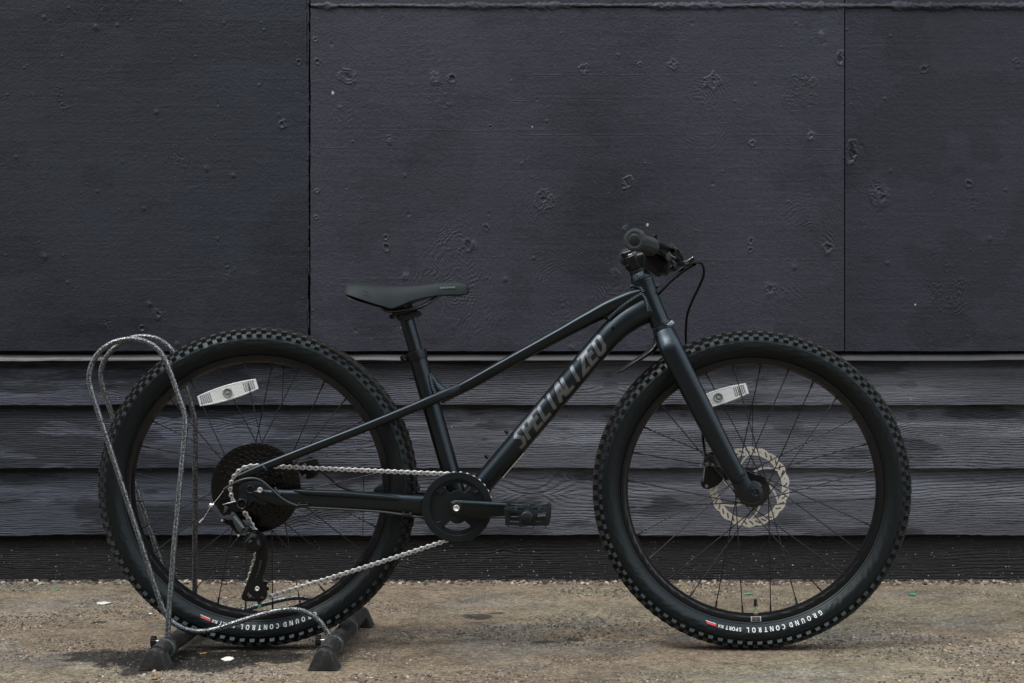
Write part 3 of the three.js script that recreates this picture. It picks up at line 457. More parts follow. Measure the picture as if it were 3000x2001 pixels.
  // valve, rim sticker
  { const th = Math.PI - 0.033 + (front ? 0 : 0.025), ax1 = (r0, r1, rad, m, n) => obj(n, bar(ang(th, r0), ang(th, r1), rad, 14), m, w);
    const v = grp('valve', w); const put = (n, r0, r1, rad, m) => obj(n, bar(ang(th, r0), ang(th, r1), rad, 14), m, v);
    put('valve_nut', 0.2425, 0.2405, 0.0052, M.brass); put('valve_stem', 0.243, 0.224, 0.0029, M.brass); put('valve_band', 0.2360, 0.2325, 0.00305, M.green);
    const c = new THREE.LatheGeometry([[0, 0.0145], [0.0022, 0.0143], [0.0030, 0.0128], [0.0034, 0.004], [0.0042, 0.003], [0.0044, 0]].map(([a, b]) => new THREE.Vector2(a, b)), 16); c.translate(0, 0, 0); const q = ang(th, 0.2285); c.applyQuaternion(new THREE.Quaternion().setFromUnitVectors(V3(0, 1, 0), ang(th, 1).negate())); c.translate(q.x, q.y, q.z); obj('valve_cap', c, M.gloss, v);
    if (front) { const st = [], n = 8; for (const [ro, ri2, hw, lift, m] of [[0.2562, 0.2466, 0.0098, 0.0006, 0], [0.2554, 0.2472, 0.0080, 0.0009, 1]]) { const pos = [], idx = []; const zr = (r) => r > 0.2515 ? 0.0147 : lerp(0.0139, 0.0146, (r - 0.2480) / 0.0035) - Math.max(0, 0.2480 - r) * 0.6; for (let a = 0; a <= n; a++) for (let b = 0; b <= 5; b++) { const r = lerp(ri2, ro, b / 5), v = ang(th + 0.006 + (a / n - 0.5) * 2 * hw / r, r, zr(r) + lift); pos.push(v.x, v.y, v.z); } for (let a = 0; a < n; a++) for (let b = 0; b < 5; b++) { const p = a * 6 + b; idx.push(p, p + 1, p + 6, p + 1, p + 7, p + 6); } const g = new THREE.BufferGeometry(); g.setAttribute('position', new THREE.Float32BufferAttribute(pos, 3)); g.setIndex(idx); g.computeVertexNormals(); obj(m ? 'sticker_centre' : 'sticker', clean(g), m ? M.decal : M.stickerGrey, w); }
      const bolt = [[0.0003, 0.0026], [-0.0011, 0.0001], [0, 0.0002], [-0.0003, -0.0024], [0.0010, 0.0005], [0.0001, 0.0004]]; const sh = new THREE.Shape(bolt.map(([x, y]) => new THREE.Vector2(x, y))); const g = new THREE.ExtrudeGeometry(sh, { depth: 0.0002, bevelEnabled: false }); const c2 = ang(th + 0.006, 0.2515, 0.0158); g.rotateZ(-th); g.translate(c2.x, c2.y, c2.z); obj('sticker_mark', g, M.stickerGrey, w); }
  }
  const D = Math.PI / 180, t0 = textTurn * D;
  obj('tyre_lettering', [...lettering('GROUND', 0.0086, 151.2 + textTurn, 2.62, 0.2663, 0.9), ...lettering('CONTROL', 0.0086, 167.4 + textTurn, 2.46, 0.2663, 0.9)], M.white, w);
  obj('tyre_lettering', lettering('SPORT', 0.0066, 185.3 + textTurn, 1.38, 0.2675), M.white, w);
  { obj('tyre_lettering', lettering('BLK', 0.0052, 192.6 + textTurn, 0.80, 0.2682, 0.8), M.white, w);
    const band = (r0, r1, a0, a1) => { const pos = [], idx = [], n = 10; for (let i = 0; i <= n; i++) for (const r of [r0, r1]) { const v = ang(lerp(a0, a1, i / n) * D + t0, r, sideZ(r) + 0.0005); pos.push(v.x, v.y, v.z); } for (let i = 0; i < n; i++) idx.push(i * 2, i * 2 + 1, i * 2 + 2, i * 2 + 1, i * 2 + 3, i * 2 + 2); const g = new THREE.BufferGeometry(); g.setAttribute('position', new THREE.Float32BufferAttribute(pos, 3)); g.setIndex(idx); g.computeVertexNormals(); return clean(g); };
    obj('tyre_logo', band(0.2694, 0.2724, 195.2, 199.4), M.red, w); obj('tyre_logo', band(0.2678, 0.2688, 195.6, 200.0), M.white, w); }
  obj('moulded_lettering', lettering('READY TUBELESS READY', 0.0062, front ? 232 : 60, 1.35, 0.2690, 0.8, 0.0001), M.tyre, w);   // raised, the colour of the rubber
  return w;
}
M.stickerGrey = mat(0.36, 0.33, 0.32, 0.5);
{ const t = tex(128, 128, (i, j, c) => { const d = sstep(0.45, 0.75, fbm(i / 14, j / 14, 3, 200)); c[0] = lerp(0.0032, 0.022, d); c[1] = lerp(0.0038, 0.016, d); c[2] = lerp(0.0042, 0.012, d); }, true); M.knobDust = mat(1, 1, 1, 0.7, 0, { map: t }); }
const rear = wheel(RAX, 6.2 * Math.PI / 180, 3.6, false), frontW = wheel(FAX, 4.2 * Math.PI / 180, 0, true);
{ const r = reflector(rear); const p = P(668, 1150, 0.004).sub(RAX); r.position.copy(p); r.rotation.z = 0.292; r.position.z = 0.002;
  const f = reflector(frontW); const q = P(2104, 1164, 0.004).sub(FAX); f.position.copy(q); f.rotation.z = 0.305; f.position.z = 0.002; }
{ const g = rotorGeo(0.0798); g.rotateZ(0.35); g.translate(0, 0, -0.045); obj('brake_disc', g, M.rotor, frontW);
  obj('disc_carrier', [lathe([[0, -0.042], [0.019, -0.042], [0.021, -0.043], [0.026, -0.0435], [0.026, -0.0465], [0, -0.047]], 40)], M.gloss, frontW);
  const g2 = rotorGeo(0.0698); g2.translate(0, 0, -0.045); obj('brake_disc', g2, M.steelDark = mat(0.2, 0.19, 0.18, 0.5, 0.6), rear); }

// --- sprockets
{
  const cs = grp('cassette', bike); cs.position.copy(RAX);
  [[42, 0.0245], [36, 0.0285], [31, 0.0325], [27, 0.0365], [24, 0.0405], [21, 0.0445], [18, 0.0485], [15, 0.0520], [11, 0.0555]].forEach(([n, z], q) => {
    const R = n * 0.0127 / (2 * Math.PI), sh = new THREE.Shape(), st = n * 6;
    for (let i = 0; i <= st; i++) { const ph = (i % 6) / 6, a = i / st * Math.PI * 2, r = R + [-0.0026, -0.0010, 0.0016, 0.0018, 0.0010, -0.0012][i % 6] - 0.0010; i ? sh.lineTo(r * Math.cos(a), r * Math.sin(a)) : sh.moveTo(r, 0); }
    const holes = n > 20 ? Math.round(n / 4) : 0, rh = R - 0.0095;
    if (holes && q) for (let i = 0; i < holes; i++) { const p = new THREE.Path(), a = (i + q * 0.3) / holes * Math.PI * 2; p.absellipse(rh * Math.cos(a), rh * Math.sin(a), 0.0042, 0.0030, 0, Math.PI * 2, true, a + 1.2); sh.holes.push(p); }
    const bore = new THREE.Path(); bore.absarc(0, 0, 0.014, 0, Math.PI * 2, true); sh.holes.push(bore);
    const g = new THREE.ExtrudeGeometry(sh, { depth: 0.0012, bevelEnabled: true, bevelThickness: 0.0003, bevelSize: 0.0003, bevelOffset: -0.0003, bevelSegments: 1, curveSegments: 8 }); g.rotateZ(q * 0.37); g.translate(0, 0, z - 0.0009);
    obj('sprocket', g, M.cassette, cs);
  });
  obj('spoke_guard', lathe([[0.014, 0.0236], [0.0862, 0.0236], [0.0872, 0.0230], [0.0862, 0.0222], [0.014, 0.0222]], 120), M.cassette, cs);
  obj('spider', lathe([[0.014, 0.026], [0.070, 0.0262], [0.072, 0.0235], [0.014, 0.023]], 60), M.cassette, cs);
  obj('lockring', lathe([[0, 0.0588], [0.010, 0.0588], [0.0155, 0.0578], [0.0165, 0.056], [0.0165, 0.052], [0, 0.052]], 32), M.gloss, cs);
}

// --- frame
const frame = grp('frame', bike);
const texW = 2048, texH = 512;
{ // the name on the down tube, drawn on the paint: u along the tube, v round it
  const cv = document.createElement('canvas'); cv.width = texW; cv.height = texH; const x = cv.getContext('2d');
  x.fillStyle = '#33393d'; x.fillRect(0, 0, texW, texH);
  const LEN = 0.545, mx = texW / LEN, circ = texH;                         // px per metre along
  const v0 = 36 / 360, v1 = 128 / 360, H = (v1 - v0) * circ, u0 = 0.176 * mx, adv = 0.0237 * mx;
  const L = { S: [[[1, 0.06], [0.18, 0.06], [0, 0.25], [0.62, 0.62], [0.48, 0.94], [-0.1, 0.94]]], P: [[[0, 1], [0, 0.06], [0.72, 0.06], [0.80, 0.3], [0.66, 0.52], [0.1, 0.52]]], E: [[[0.85, 0.06], [0, 0.06], [0, 0.94], [0.8, 0.94]], [[0, 0.48], [0.68, 0.48]]], C: [[[0.85, 0.06], [0.02, 0.06], [0.0, 0.94], [0.8, 0.94]]], I: [[[0.30, 0], [0.30, 1]]], A: [[[0, 1], [0.34, 0.04], [0.46, 0.04], [0.82, 1]], [[0.18, 0.66], [0.66, 0.66]]], L: [[[0, 0], [0, 0.94], [0.75, 0.94]]], Z: [[[0, 0.06], [0.82, 0.06], [0.0, 0.94], [0.8, 0.94]]], D: [[[0, 0.94], [0, 0.06], [0.60, 0.06], [0.78, 0.26], [0.78, 0.74], [0.58, 0.94], [0, 0.94]]] };
  x.strokeStyle = '#74777a'; x.lineWidth = 0.0076 * mx; x.lineJoin = 'miter'; x.lineCap = 'butt';
  [...'SPECIALIZED'].forEach((ch, i) => { for (const ln of L[ch]) { x.beginPath(); ln.forEach(([a, b], q) => { const U = u0 + i * adv + (a * 0.92 - 0.02) * adv + (0.5 - b) * 0.56 * adv, Y = (v0 + b * (v1 - v0)) * circ; q ? x.lineTo(U, Y) : x.moveTo(U, Y); }); x.stroke(); } });
  const t = new THREE.CanvasTexture(cv); t.colorSpace = THREE.SRGBColorSpace; t.flipY = false; t.magFilter = THREE.LinearFilter; t.wrapS = t.wrapT = THREE.ClampToEdgeWrapping;
  M.downTube = mat(1, 1, 1, 0.40, 1, { map: t });
  const st = S([[1352, 1492, 0, 32, 0.022], [1417, 1414, 0, 32, 0.022], [1590, 1211, 0, 33, 0.0225], [1752, 1020, 0, 34.5, 0.0225], [1800, 968, 0, 36, 0.0225], [1845, 931, 0, 39, 0.022], [1902, 900, 0, 42, 0.020]]);
  obj('down_tube', sweep(st, 48, 110, { unit: true }), M.downTube, frame);
}
const seatTubeAx = [[1349, 1484], [1212, 1008]];
const onSeat = (t, z = 0) => P(lerp(seatTubeAx[0][0], seatTubeAx[1][0], t), lerp(seatTubeAx[0][1], seatTubeAx[1][1], t), z);
obj('seat_tube', sweep([{ p: onSeat(0.02), a: 0.0175 }, { p: onSeat(0.5), a: 0.0178 }, { p: onSeat(0.93), a: 0.0178 }], 40, 30), M.frame, frame);
obj('top_tube', sweep(S([[1290, 1168.5, 0, 15, 0.012], [1320, 1153.5, 0, 15.5, 0.013], [1380, 1122.5, 0, 17.5, 0.0148], [1440, 1089, 0, 17.5, 0.0155], [1560, 1022.5, 0, 18, 0.0162], [1640, 978.5, 0, 19, 0.0168], [1720, 934.5, 0, 21.5, 0.0175], [1785, 901, 0, 24.5, 0.0182], [1845, 875, 0, 24, 0.0180], [1890, 860, 0, 21, 0.0170]]), 40, 80, { ex: 2.5, shape: (c, q) => [c, q * (1 + 0.24 * c)] }), M.frame, frame);
obj('head_tube', sweep(S([[1882, 822, 0, 33], [1886, 831, 0, 31], [1894, 850, 0, 29.5], [1914, 899, 0, 28.5], [1930, 938, 0, 29], [1935, 950, 0, 30.5]]), 64, 70, { cap: 0.02 }), M.frame, frame);
{ // web under the top tube at the head, with the rounded gap below the down tube
  obj('head_gusset', sweep(S([[1770, 925, 0, 14, 0.012], [1830, 898, 0, 22, 0.014], [1888, 880, 0, 30, 0.015]]), 24, 24), M.frame, frame);
  obj('cable_port', [cyl(P(1796, 962, 0.0212), 0.0034, 0.003, 16)], M.gloss, frame); }
// weld beads: a row of overlapping ripples
function weld(pts, r, pitch = 0.0034) {
  const c = new THREE.CatmullRomCurve3(pts, false, 'centripetal'), L = c.getLength(), n = Math.max(4, Math.round(L / pitch)), g = [];
  for (let i = 0; i <= n; i++) { const t = i / n, p = c.getPointAt(t), d = c.getTangentAt(t); const s = new THREE.SphereGeometry(1, 12, 8); s.scale(r * 0.40, r, r * 0.62); const up = V3(0, 0, 1); const y = V3().crossVectors(up, d).normalize(), z = V3().crossVectors(d, y); s.applyMatrix4(new THREE.Matrix4().makeBasis(d, y, z)); s.translate(p.x, p.y, p.z); g.push(s); }
  g.push(rod(pts, r * 0.42, 8, 24)); return g;
}
const W2 = (rows) => rows.map(([x, y, z]) => P(x, y, z));
const welds = [
  W2([[1848, 840, 0.006], [1860, 838, 0.011], [1876, 843, 0.0165], [1884, 855, 0.0195]]), W2([[1882, 862, 0.0195], [1892, 878, 0.0205], [1897, 892, 0.0205], [1900, 910, 0.019]]), W2([[1880, 861, 0.0185], [1850, 879, 0.0185], [1815, 905, 0.0175], [1784, 933, 0.0150]]),
  W2([[1261, 1100, 0.0125], [1264, 1118, 0.0145], [1268, 1135, 0.0155], [1274, 1150, 0.0165]]), W2([[1244, 1176, 0.0255], [1262, 1164, 0.0262], [1285, 1154, 0.0245], [1305, 1146, 0.0215], [1318, 1141, 0.0170]])];
for (const w of welds) obj('weld_bead', weld(w, 0.0042), M.weld, frame);
obj('weld_bead', weld(W2([[1885, 952, 0.004], [1890, 930, 0.014], [1900, 912, 0.018]]), 0.003), M.weld, frame);
{ // small triangular gusset above the seat stays
  const g = sweep(S([[1262, 1092, 0, 4, 0.006], [1272, 1118, 0, 12, 0.0105], [1286, 1146, 0, 22, 0.013], [1300, 1160, 0, 26, 0.013]]), 24, 20); obj('seat_gusset', g, M.frame, frame); }
for (const s of [1, -1]) {
  obj('seat_stay', sweep(S([[700, 1398, s * 0.0655, 10, 0.007], [773, 1368, s * 0.064, 13, 0.0085], [900, 1318, s * 0.058, 13.5, 0.0088], [1060, 1256, s * 0.046, 13.5, 0.0088], [1200, 1199, s * 0.031, 14, 0.0088], [1262, 1173, s * 0.0245, 15, 0.0085], [1312, 1152, s * 0.0165, 15.5, 0.0085], [1345, 1136, s * 0.010, 13, 0.0075]]), 28, 70, { ex: 2.3, shape: (c, q) => [c, q * (1 + 0.20 * c)] }), M.frame, frame);
  obj('chain_stay', sweep(S([[742, 1444, s * 0.064, 10, 0.006], [775, 1452, s * 0.064, 20, 0.0075], [822, 1459, s * 0.064, 26, 0.0085], [900, 1462, s * 0.062, 27.5, 0.0095], [1010, 1466, s * 0.056, 29, 0.0100], [1130, 1474, s * 0.044, 30, 0.0105], [1235, 1481, s * 0.034, 31, 0.0110], [1330, 1484, s * 0.022, 30, 0.012]]), 32, 60, { ex: 2.4, shape: (c, q) => [c, q * (1 + 0.18 * c)] }), M.frame, frame);
  obj('dropout', plate([[700, 1425], [722, 1412], [748, 1408], [778, 1421], [800, 1432], [795, 1470], [770, 1480], [742, 1470], [728, 1484], [706, 1492], [694, 1478], [700, 1455]], s > 0 ? 0.0600 : -0.068, s > 0 ? 0.0680 : -0.060, 0.0022, [], true), M.frame, frame);
}
obj('weld_bead', weld(W2([[806, 1430, 0.0735], [812, 1440, 0.0745], [820, 1447, 0.0750]]), 0.0032), M.weld, frame);
obj('weld_bead', weld(W2([[768, 1360, 0.066], [773, 1368, 0.0725], [780, 1378, 0.070]]), 0.0030), M.weld, frame);
obj('axle_nut', [lathe([[0.0058, 0.0690], [0.0066, 0.0702], [0.0078, 0.0698], [0.0082, 0.0675], [0.0082, 0.0600]], 24).translate(P(733, 1434, 0.069).x, P(733, 1434, 0.069).y, 0), lathe([[0, 0.0672], [0.0058, 0.0672], [0.0058, 0.0690]], 6).translate(P(733, 1434, 0.069).x, P(733, 1434, 0.069).y, 0)], M.gloss, frame);
obj('rack_bolt', [lathe([[0, 0.0720], [0.0028, 0.0720], [0.0030, 0.0752], [0.0046, 0.0752], [0.0052, 0.0738], [0.0052, 0.0600]], 24).translate(P(761, 1436, 0.074).x, P(761, 1436, 0.074).y, 0)], M.silver, frame);
{ // stick-on guard along the top of the chain stay
  const g = sweep(S([[862, 1436, 0.066, 3, 0.006], [905, 1442, 0.0655, 8, 0.0095], [1010, 1447, 0.060, 9.5, 0.0110], [1110, 1455, 0.0485, 9.5, 0.0115], [1160, 1459, 0.0435, 8, 0.0110], [1168, 1460, 0.0425, 5, 0.010]]), 24, 40, { ex: 3 }); obj('chain_stay_guard', g, M.plastic, frame); }
obj('bottom_bracket_shell', [cyl(BB, 0.0225, 0.073, 48), cyl(V3(BB.x, BB.y, 0.038), 0.021, 0.006, 48), cyl(V3(BB.x, BB.y, -0.038), 0.021, 0.006, 48)], M.frame, frame);
for (const [x, y] of [[1486, 1267], [1427, 1339]]) { const p = P(x, y, 0), d = V3(-0.765, 0.644, 0); obj('bottle_boss', [bar(p.clone().addScaledVector(d, -0.003), p.clone().addScaledVector(d, 0.0030), 0.0040, 14), bar(p.clone().addScaledVector(d, 0.0028), p.clone().addScaledVector(d, 0.0060), 0.0030, 12)], M.gloss, frame); }
{ // paper label under the down tube, and two cable guides
  const a = P(1469, 1396, 0), b = P(1532, 1323, 0), d = b.clone().sub(a), L = d.length(), an = Math.atan2(d.y, d.x), n = V3(Math.sin(an), -Math.cos(an), 0);
  const cv = document.createElement('canvas'); cv.width = 512; cv.height = 128; const x = cv.getContext('2d'); x.fillStyle = '#d6d2c8'; x.fillRect(0, 0, 512, 128); x.fillStyle = '#26282a'; const R = rng(77); for (let i = 60; i < 470; i += 3 + Math.floor(R() * 7)) x.fillRect(i, 22, 1 + R() * 3, 70); x.fillRect(0, 0, 512, 6); x.fillRect(0, 122, 512, 6);
  const t = new THREE.CanvasTexture(cv); t.colorSpace = THREE.SRGBColorSpace; const pos = [], uv = [], idx = []; const mid = a.clone().add(b).multiplyScalar(0.5);
  // curved round the underside
  const ax = d.clone().normalize(), c0 = P(1417, 1414, 0), rel = mid.clone().sub(c0), along = rel.dot(ax), base = c0.clone().addScaledVector(ax, along);
  for (let i = 0; i <= 12; i++) for (let j = 0; j <= 10; j++) { const th = lerp(-0.95, 0.50, j / 10), r = 0.0229; const p = base.clone().addScaledVector(ax, (i / 12 - 0.5) * L).addScaledVector(n, r * Math.cos(th)); p.z = r * Math.sin(th); pos.push(p.x, p.y, p.z); uv.push(i / 12, j / 10); }
  for (let i = 0; i < 12; i++) for (let j = 0; j < 10; j++) { const q = i * 11 + j; idx.push(q, q + 1, q + 11, q + 1, q + 12, q + 11); }
  const g = new THREE.BufferGeometry(); g.setAttribute('position', new THREE.Float32BufferAttribute(pos, 3)); g.setAttribute('uv', new THREE.Float32BufferAttribute(uv, 2)); g.setIndex(idx); g.computeVertexNormals();
  obj('label_sticker', g, mat(1, 1, 1, 0.5, 0, { map: t, side: THREE.DoubleSide }), frame);
  for (const [px, py] of [[1461, 1402], [1434, 1438]]) { const k = rbox(0.007, 0.006, 0.012, 0.0012); k.rotateZ(an); const p = P(px, py, 0); k.translate(p.x, p.y, p.z); obj('cable_guide', k, M.gloss, frame); }
}
for (const [px, py, z] of [[889, 1481, 0.070], [1193, 1509, 0.048]]) { const p = P(px, py, z); obj('cable_clip', [rbox(0.019, 0.0062, 0.010, 0.0014).translate(p.x, p.y, p.z), rbox(0.0052, 0.0045, 0.008, 0.001).translate(p.x - 0.0068, p.y + 0.0045, p.z), rbox(0.0052, 0.0045, 0.008, 0.001).translate(p.x + 0.0068, p.y + 0.0040, p.z)], M.gloss, frame); }

// --- headset, stem, fork
const HDT = V3(-0.4061, 0.9138, 0), HD0 = P(1911, 889, 0);                       // steering axis, pointing up
const onHead = (px) => HD0.clone().addScaledVector(HDT, px / 1500);
const headLathe = (rows, seg = 48) => { const g = new THREE.LatheGeometry(rows.map(([r, s]) => new THREE.Vector2(r, s / 1500)), seg); g.applyQuaternion(new THREE.Quaternion().setFromUnitVectors(V3(0, 1, 0), HDT)); return toCreasedNormals(g.translate(HD0.x, HD0.y, 0), 0.5); };
{ const hs = grp('headset', bike);
  obj('headset_cup', headLathe([[0.0195, 66], [0.0222, 68], [0.0224, 73], [0.0222, 74]]), M.frame, hs);
  obj('headset_cover', headLathe([[0.0212, 75.5], [0.0218, 77], [0.0214, 83], [0.0185, 92], [0.0172, 97], [0.0160, 100]]), M.frame, hs);
  obj('headset_spacer', headLathe([[0.0150, 99], [0.0172, 100], [0.0172, 110], [0.0150, 111]]), M.plastic, hs);
  obj('headset_cup', headLathe([[0.0185, -62], [0.0202, -63], [0.0208, -68], [0.0204, -69]]), M.frame, hs);
  obj('crown_race', headLathe([[0.0196, -70.5], [0.0206, -71], [0.0210, -78], [0.0198, -80]]), M.weld, hs); }
{ const fk = grp('fork', bike);
  for (const s of [1, -1]) {
    const leg = sweep(S([[1944, 972, s * 0.010, 31, 0.016], [1953, 992, s * 0.028, 33, 0.024], [1962, 1012, s * 0.0475, 33.5, 0.0185], [1980, 1050, s * 0.0550, 33, 0.0165], [2060, 1208, s * 0.0560, 32.5, 0.0158], [2125, 1332, s * 0.0560, 29, 0.0145], [2156, 1388, s * 0.0560, 26, 0.0125], [2168, 1408, s * 0.0560, 20, 0.0095]]), 40, 90, { ex: 2.5 });
    obj('fork_leg', leg, M.frame, fk);
    const z0 = s > 0 ? 0.0500 : -0.0620, z1 = s > 0 ? 0.0620 : -0.0500;
    obj('fork_dropout', plate([[2132, 1366], [2170, 1360], [2186, 1382], [2200, 1408], [2222, 1419], [2236, 1438], [2235, 1458], [2221, 1472], [2199, 1477], [2176, 1468], [2158, 1446], [2143, 1412]], z0, z1, 0.004, [], true), M.frame, fk);
  }
  obj('fork_crown', sweep(S([[1943, 968, 0, 30, 0.028], [1950, 985, 0, 32, 0.044], [1960, 1006, 0, 33, 0.052], [1972, 1030, 0, 26, 0.045]]), 40, 30, { ex: 3.2 }), M.frame, fk);
  obj('weld_bead', (() => { const pts = []; for (let i = 0; i <= 24; i++) { const th = -0.5 + i / 24 * (Math.PI + 1.0), r = 0.0212; const e = V3(HDT.y, -HDT.x, 0); const p = onHead(-84).addScaledVector(e, -r * Math.cos(th)); p.y -= 0.0; p.z = r * Math.sin(th); p.addScaledVector(HDT, 0.006 * Math.cos(th) * -1); pts.push(p); } return weld(pts, 0.0050, 0.0028); })(), M.weldLight = mat(0.20, 0.225, 0.235, 0.36, 1), fk);
  obj('axle_end', [lathe([[0.0056, 0.0575], [0.0058, 0.0640], [0.0074, 0.0648], [0.0082, 0.0636], [0.0082, 0.0560]], 28).translate(FAX.x, FAX.y, 0), lathe([[0, 0.0590], [0.0056, 0.0590]], 6).translate(FAX.x, FAX.y, 0)], M.gloss, fk);
  obj('caliper_mount', plate([[2095, 1335], [2112, 1322], [2130, 1360], [2150, 1400], [2120, 1410], [2098, 1372]], -0.060, -0.050, 0.001), M.frame, fk);
  // pale warning label on the inner side of the far leg
  const lb = rbox(0.0035, 0.0150, 0.0012, 0.0003); lb.rotateZ(0.46); const p = P(2027, 1196, -0.040); lb.translate(p.x, p.y, p.z); obj('label_sticker', lb, M.stickerGrey, fk);
}
{ // flexible guard that hangs from the fork crown behind the head tube
  const g = sweep(S([[1926, 994, 0.0, 12, 0.012], [1922, 1010, 0.0, 10, 0.014], [1908, 1027, 0.0, 9, 0.020], [1884, 1044, 0.0, 7.5, 0.026], [1850, 1066, 0.0, 7, 0.027], [1822, 1085, 0.0, 6, 0.024], [1807, 1094, 0, 3, 0.016]]), 28, 40, { ex: 2 }); obj('mudguard', g, mat(0.008, 0.009, 0.0095, 0.42), bike); }
{ const st = grp('stem', bike);
  obj('steerer_clamp', headLathe([[0, 112], [0.0172, 112], [0.0180, 114], [0.0182, 150], [0.0170, 153], [0, 154]]), M.black, st);
  obj('stem_body', sweep(S([[1858, 768, 0, 24, 0.016], [1888, 756, 0, 22, 0.018], [1920, 745, 0, 24, 0.022]]), 24, 16, { ex: 3 }), M.black, st);
  obj('bar_clamp', cyl(P(1922, 745, 0), 0.0205, 0.044, 36), M.black, st);
  for (const [x, y] of [[1825, 748], [1838, 784]]) { obj('pinch_bolt', [cyl(P(x, y, 0.008), 0.0040, 0.012, 16), cyl(P(x, y, 0.0142), 0.0030, 0.0012, 16), bar(P(x, y, 0.006), P(x + 28, y - 10, 0.006), 0.0068, 12)], M.gloss, st); }
  obj('top_cap', headLathe([[0, 160], [0.0150, 159], [0.0165, 156], [0.0165, 153]]), M.gloss, st);
}
const barAt = (z) => { const a = Math.abs(z); return V3(lerp(0.1145, 0.0645, sstep(0.02, 0.34, a) * 1.0), lerp(0.7700, 0.7815, sstep(0.02, 0.26, a)), z); };
const gripA = P(1858, 702, 0.290), gripB = P(1906, 723, 0.175);
{ const hb = grp('handlebar', bike); const pts = [];
  for (const s of [-1, 1]) { const q = [V3(gripA.x, gripA.y, s * 0.288), V3(gripB.x, gripB.y, s * 0.175), V3(0.1085, 0.7745, s * 0.10), V3(0.1145, 0.770, s * 0.035)]; pts.push(...(s < 0 ? q : q.reverse())); }
  obj('bar', rod(pts, 0.0112, 18, 90), M.black, hb);
  for (const s of [1, -1]) { const a = V3(gripA.x, gripA.y, s * 0.290), b = V3(gripB.x, gripB.y, s * 0.175), d = b.clone().sub(a), L = d.length(); const prof = [[0, -0.0005], [0.0095, -0.0005], [0.0105, 0.0006], [0.0122, 0.0008], [0.0150, -0.0006], [0.0186, 0.0006], [0.0202, 0.0035], [0.0204, 0.0065], [0.0190, 0.0100], [0.0166, 0.020], [0.0158, 0.035], [0.0160, 0.060], [0.0163, 0.100], [0.0172, L - 0.008], [0.0178, L - 0.004], [0.0170, L], [0.011, L + 0.0005]];
    const g = new THREE.LatheGeometry(prof.map(([r, y]) => new THREE.Vector2(r, y)), 40); g.applyQuaternion(new THREE.Quaternion().setFromUnitVectors(V3(0, 1, 0), d.clone().normalize())); g.translate(a.x, a.y, a.z);
    const gr = obj('grip', toCreasedNormals(g, 0.6), M.grip, hb);
    const ec = new THREE.LatheGeometry([[0, -0.0014], [0.0062, -0.0014], [0.0072, -0.0006], [0.0090, -0.0012], [0.0098, 0.0004]].map(([r, y]) => new THREE.Vector2(r, y)), 30); ec.applyQuaternion(new THREE.Quaternion().setFromUnitVectors(V3(0, 1, 0), d.clone().normalize())); ec.translate(a.x, a.y, a.z); obj('grip_end', ec, M.plastic, gr); }
}
// brake levers and the gear shifter
for (const s of [1, -1]) {
  const z = 0.150 * s, zl = (a, b) => s > 0 ? [a, b] : [-b, -a], bl = grp('brake_lever', bike);
  const C = V3(0.0985, 0.7735, 0.150 * s);
  obj('lever_clamp', [cyl(C, 0.0160, 0.014, 28), rbox(0.010, 0.020, 0.012, 0.002).translate(C.x + 0.009, C.y + 0.014, C.z)], M.gloss, bl);
  const pl = (n, pts, a, b, m = M.gloss, bev = 0.0015) => obj(n, plate(pts, ...(s > 0 ? [a, b] : [-b, -a]), bev), m, bl);
  const off = s > 0 ? 0 : 1; const sh = (pts) => pts.map(([x, y]) => s > 0 ? [x, y] : (() => { const v = P(x, y, 0.16), k = FPX / (CAM + 0.14); return [VPX + v.x * k, VPY - (v.y - EYE) * k]; })());
  pl('lever_body', sh([[1918, 688], [1926, 686], [1930, 702], [1944, 714], [1964, 726], [1986, 728], [2000, 738], [1998, 752], [1990, 758], [1972, 760], [1955, 752], [1925, 732], [1908, 724]]), 0.140, 0.172);
  pl('lever_cap', sh([[1962, 716], [1966, 713], [1984, 726], [1986, 730], [1980, 736], [1960, 724]]), 0.150, 0.178, M.alloy);
  pl('lever_pivot', sh([[1952, 744], [1962, 736], [1972, 748], [1970, 762], [1958, 766], [1950, 756]]), 0.152, 0.176, M.alloy);
  const bp = (x, y, zz) => { const v = P(x, y, 0.16); return V3(v.x, v.y, zz * s); };
  obj('lever_blade', [rod([bp(1960, 750, 0.168), bp(1985, 762, 0.185), bp(1992, 764, 0.215), bp(1975, 752, 0.245), bp(1962, 744, 0.262)], 0.0046, 10, 30)], M.gloss, bl);
  obj('hose_boot', rod([bp(1980, 752, 0.14), bp(1998, 768, 0.12), bp(2022, 772, 0.09)], 0.0052, 10, 16), M.gloss, bl);
}
{ const sf = grp('gear_shifter', bike);
  obj('shifter_body', plate([[1890, 742], [1905, 736], [1940, 748], [1962, 768], [1966, 776], [1960, 802], [1953, 806], [1938, 800], [1936, 808], [1928, 808], [1905, 792], [1885, 778]], 0.105, 0.150, 0.004), M.black, sf);
  obj('shifter_lever', plate([[1930, 792], [1938, 786], [1956, 794], [1958, 803], [1950, 807], [1934, 804]], 0.150, 0.162, 0.001), M.gloss, sf);
  obj('shifter_window', plate([[1912, 733], [1917, 731], [1916, 752], [1909, 750]], 0.1505, 0.153, 0.0005), M.decal, sf);
  obj('shifter_lever', rod(W2([[1996, 768, 0.11], [2015, 766, 0.10], [2032, 756, 0.10]]), 0.0042, 10, 12), M.gloss, sf); }
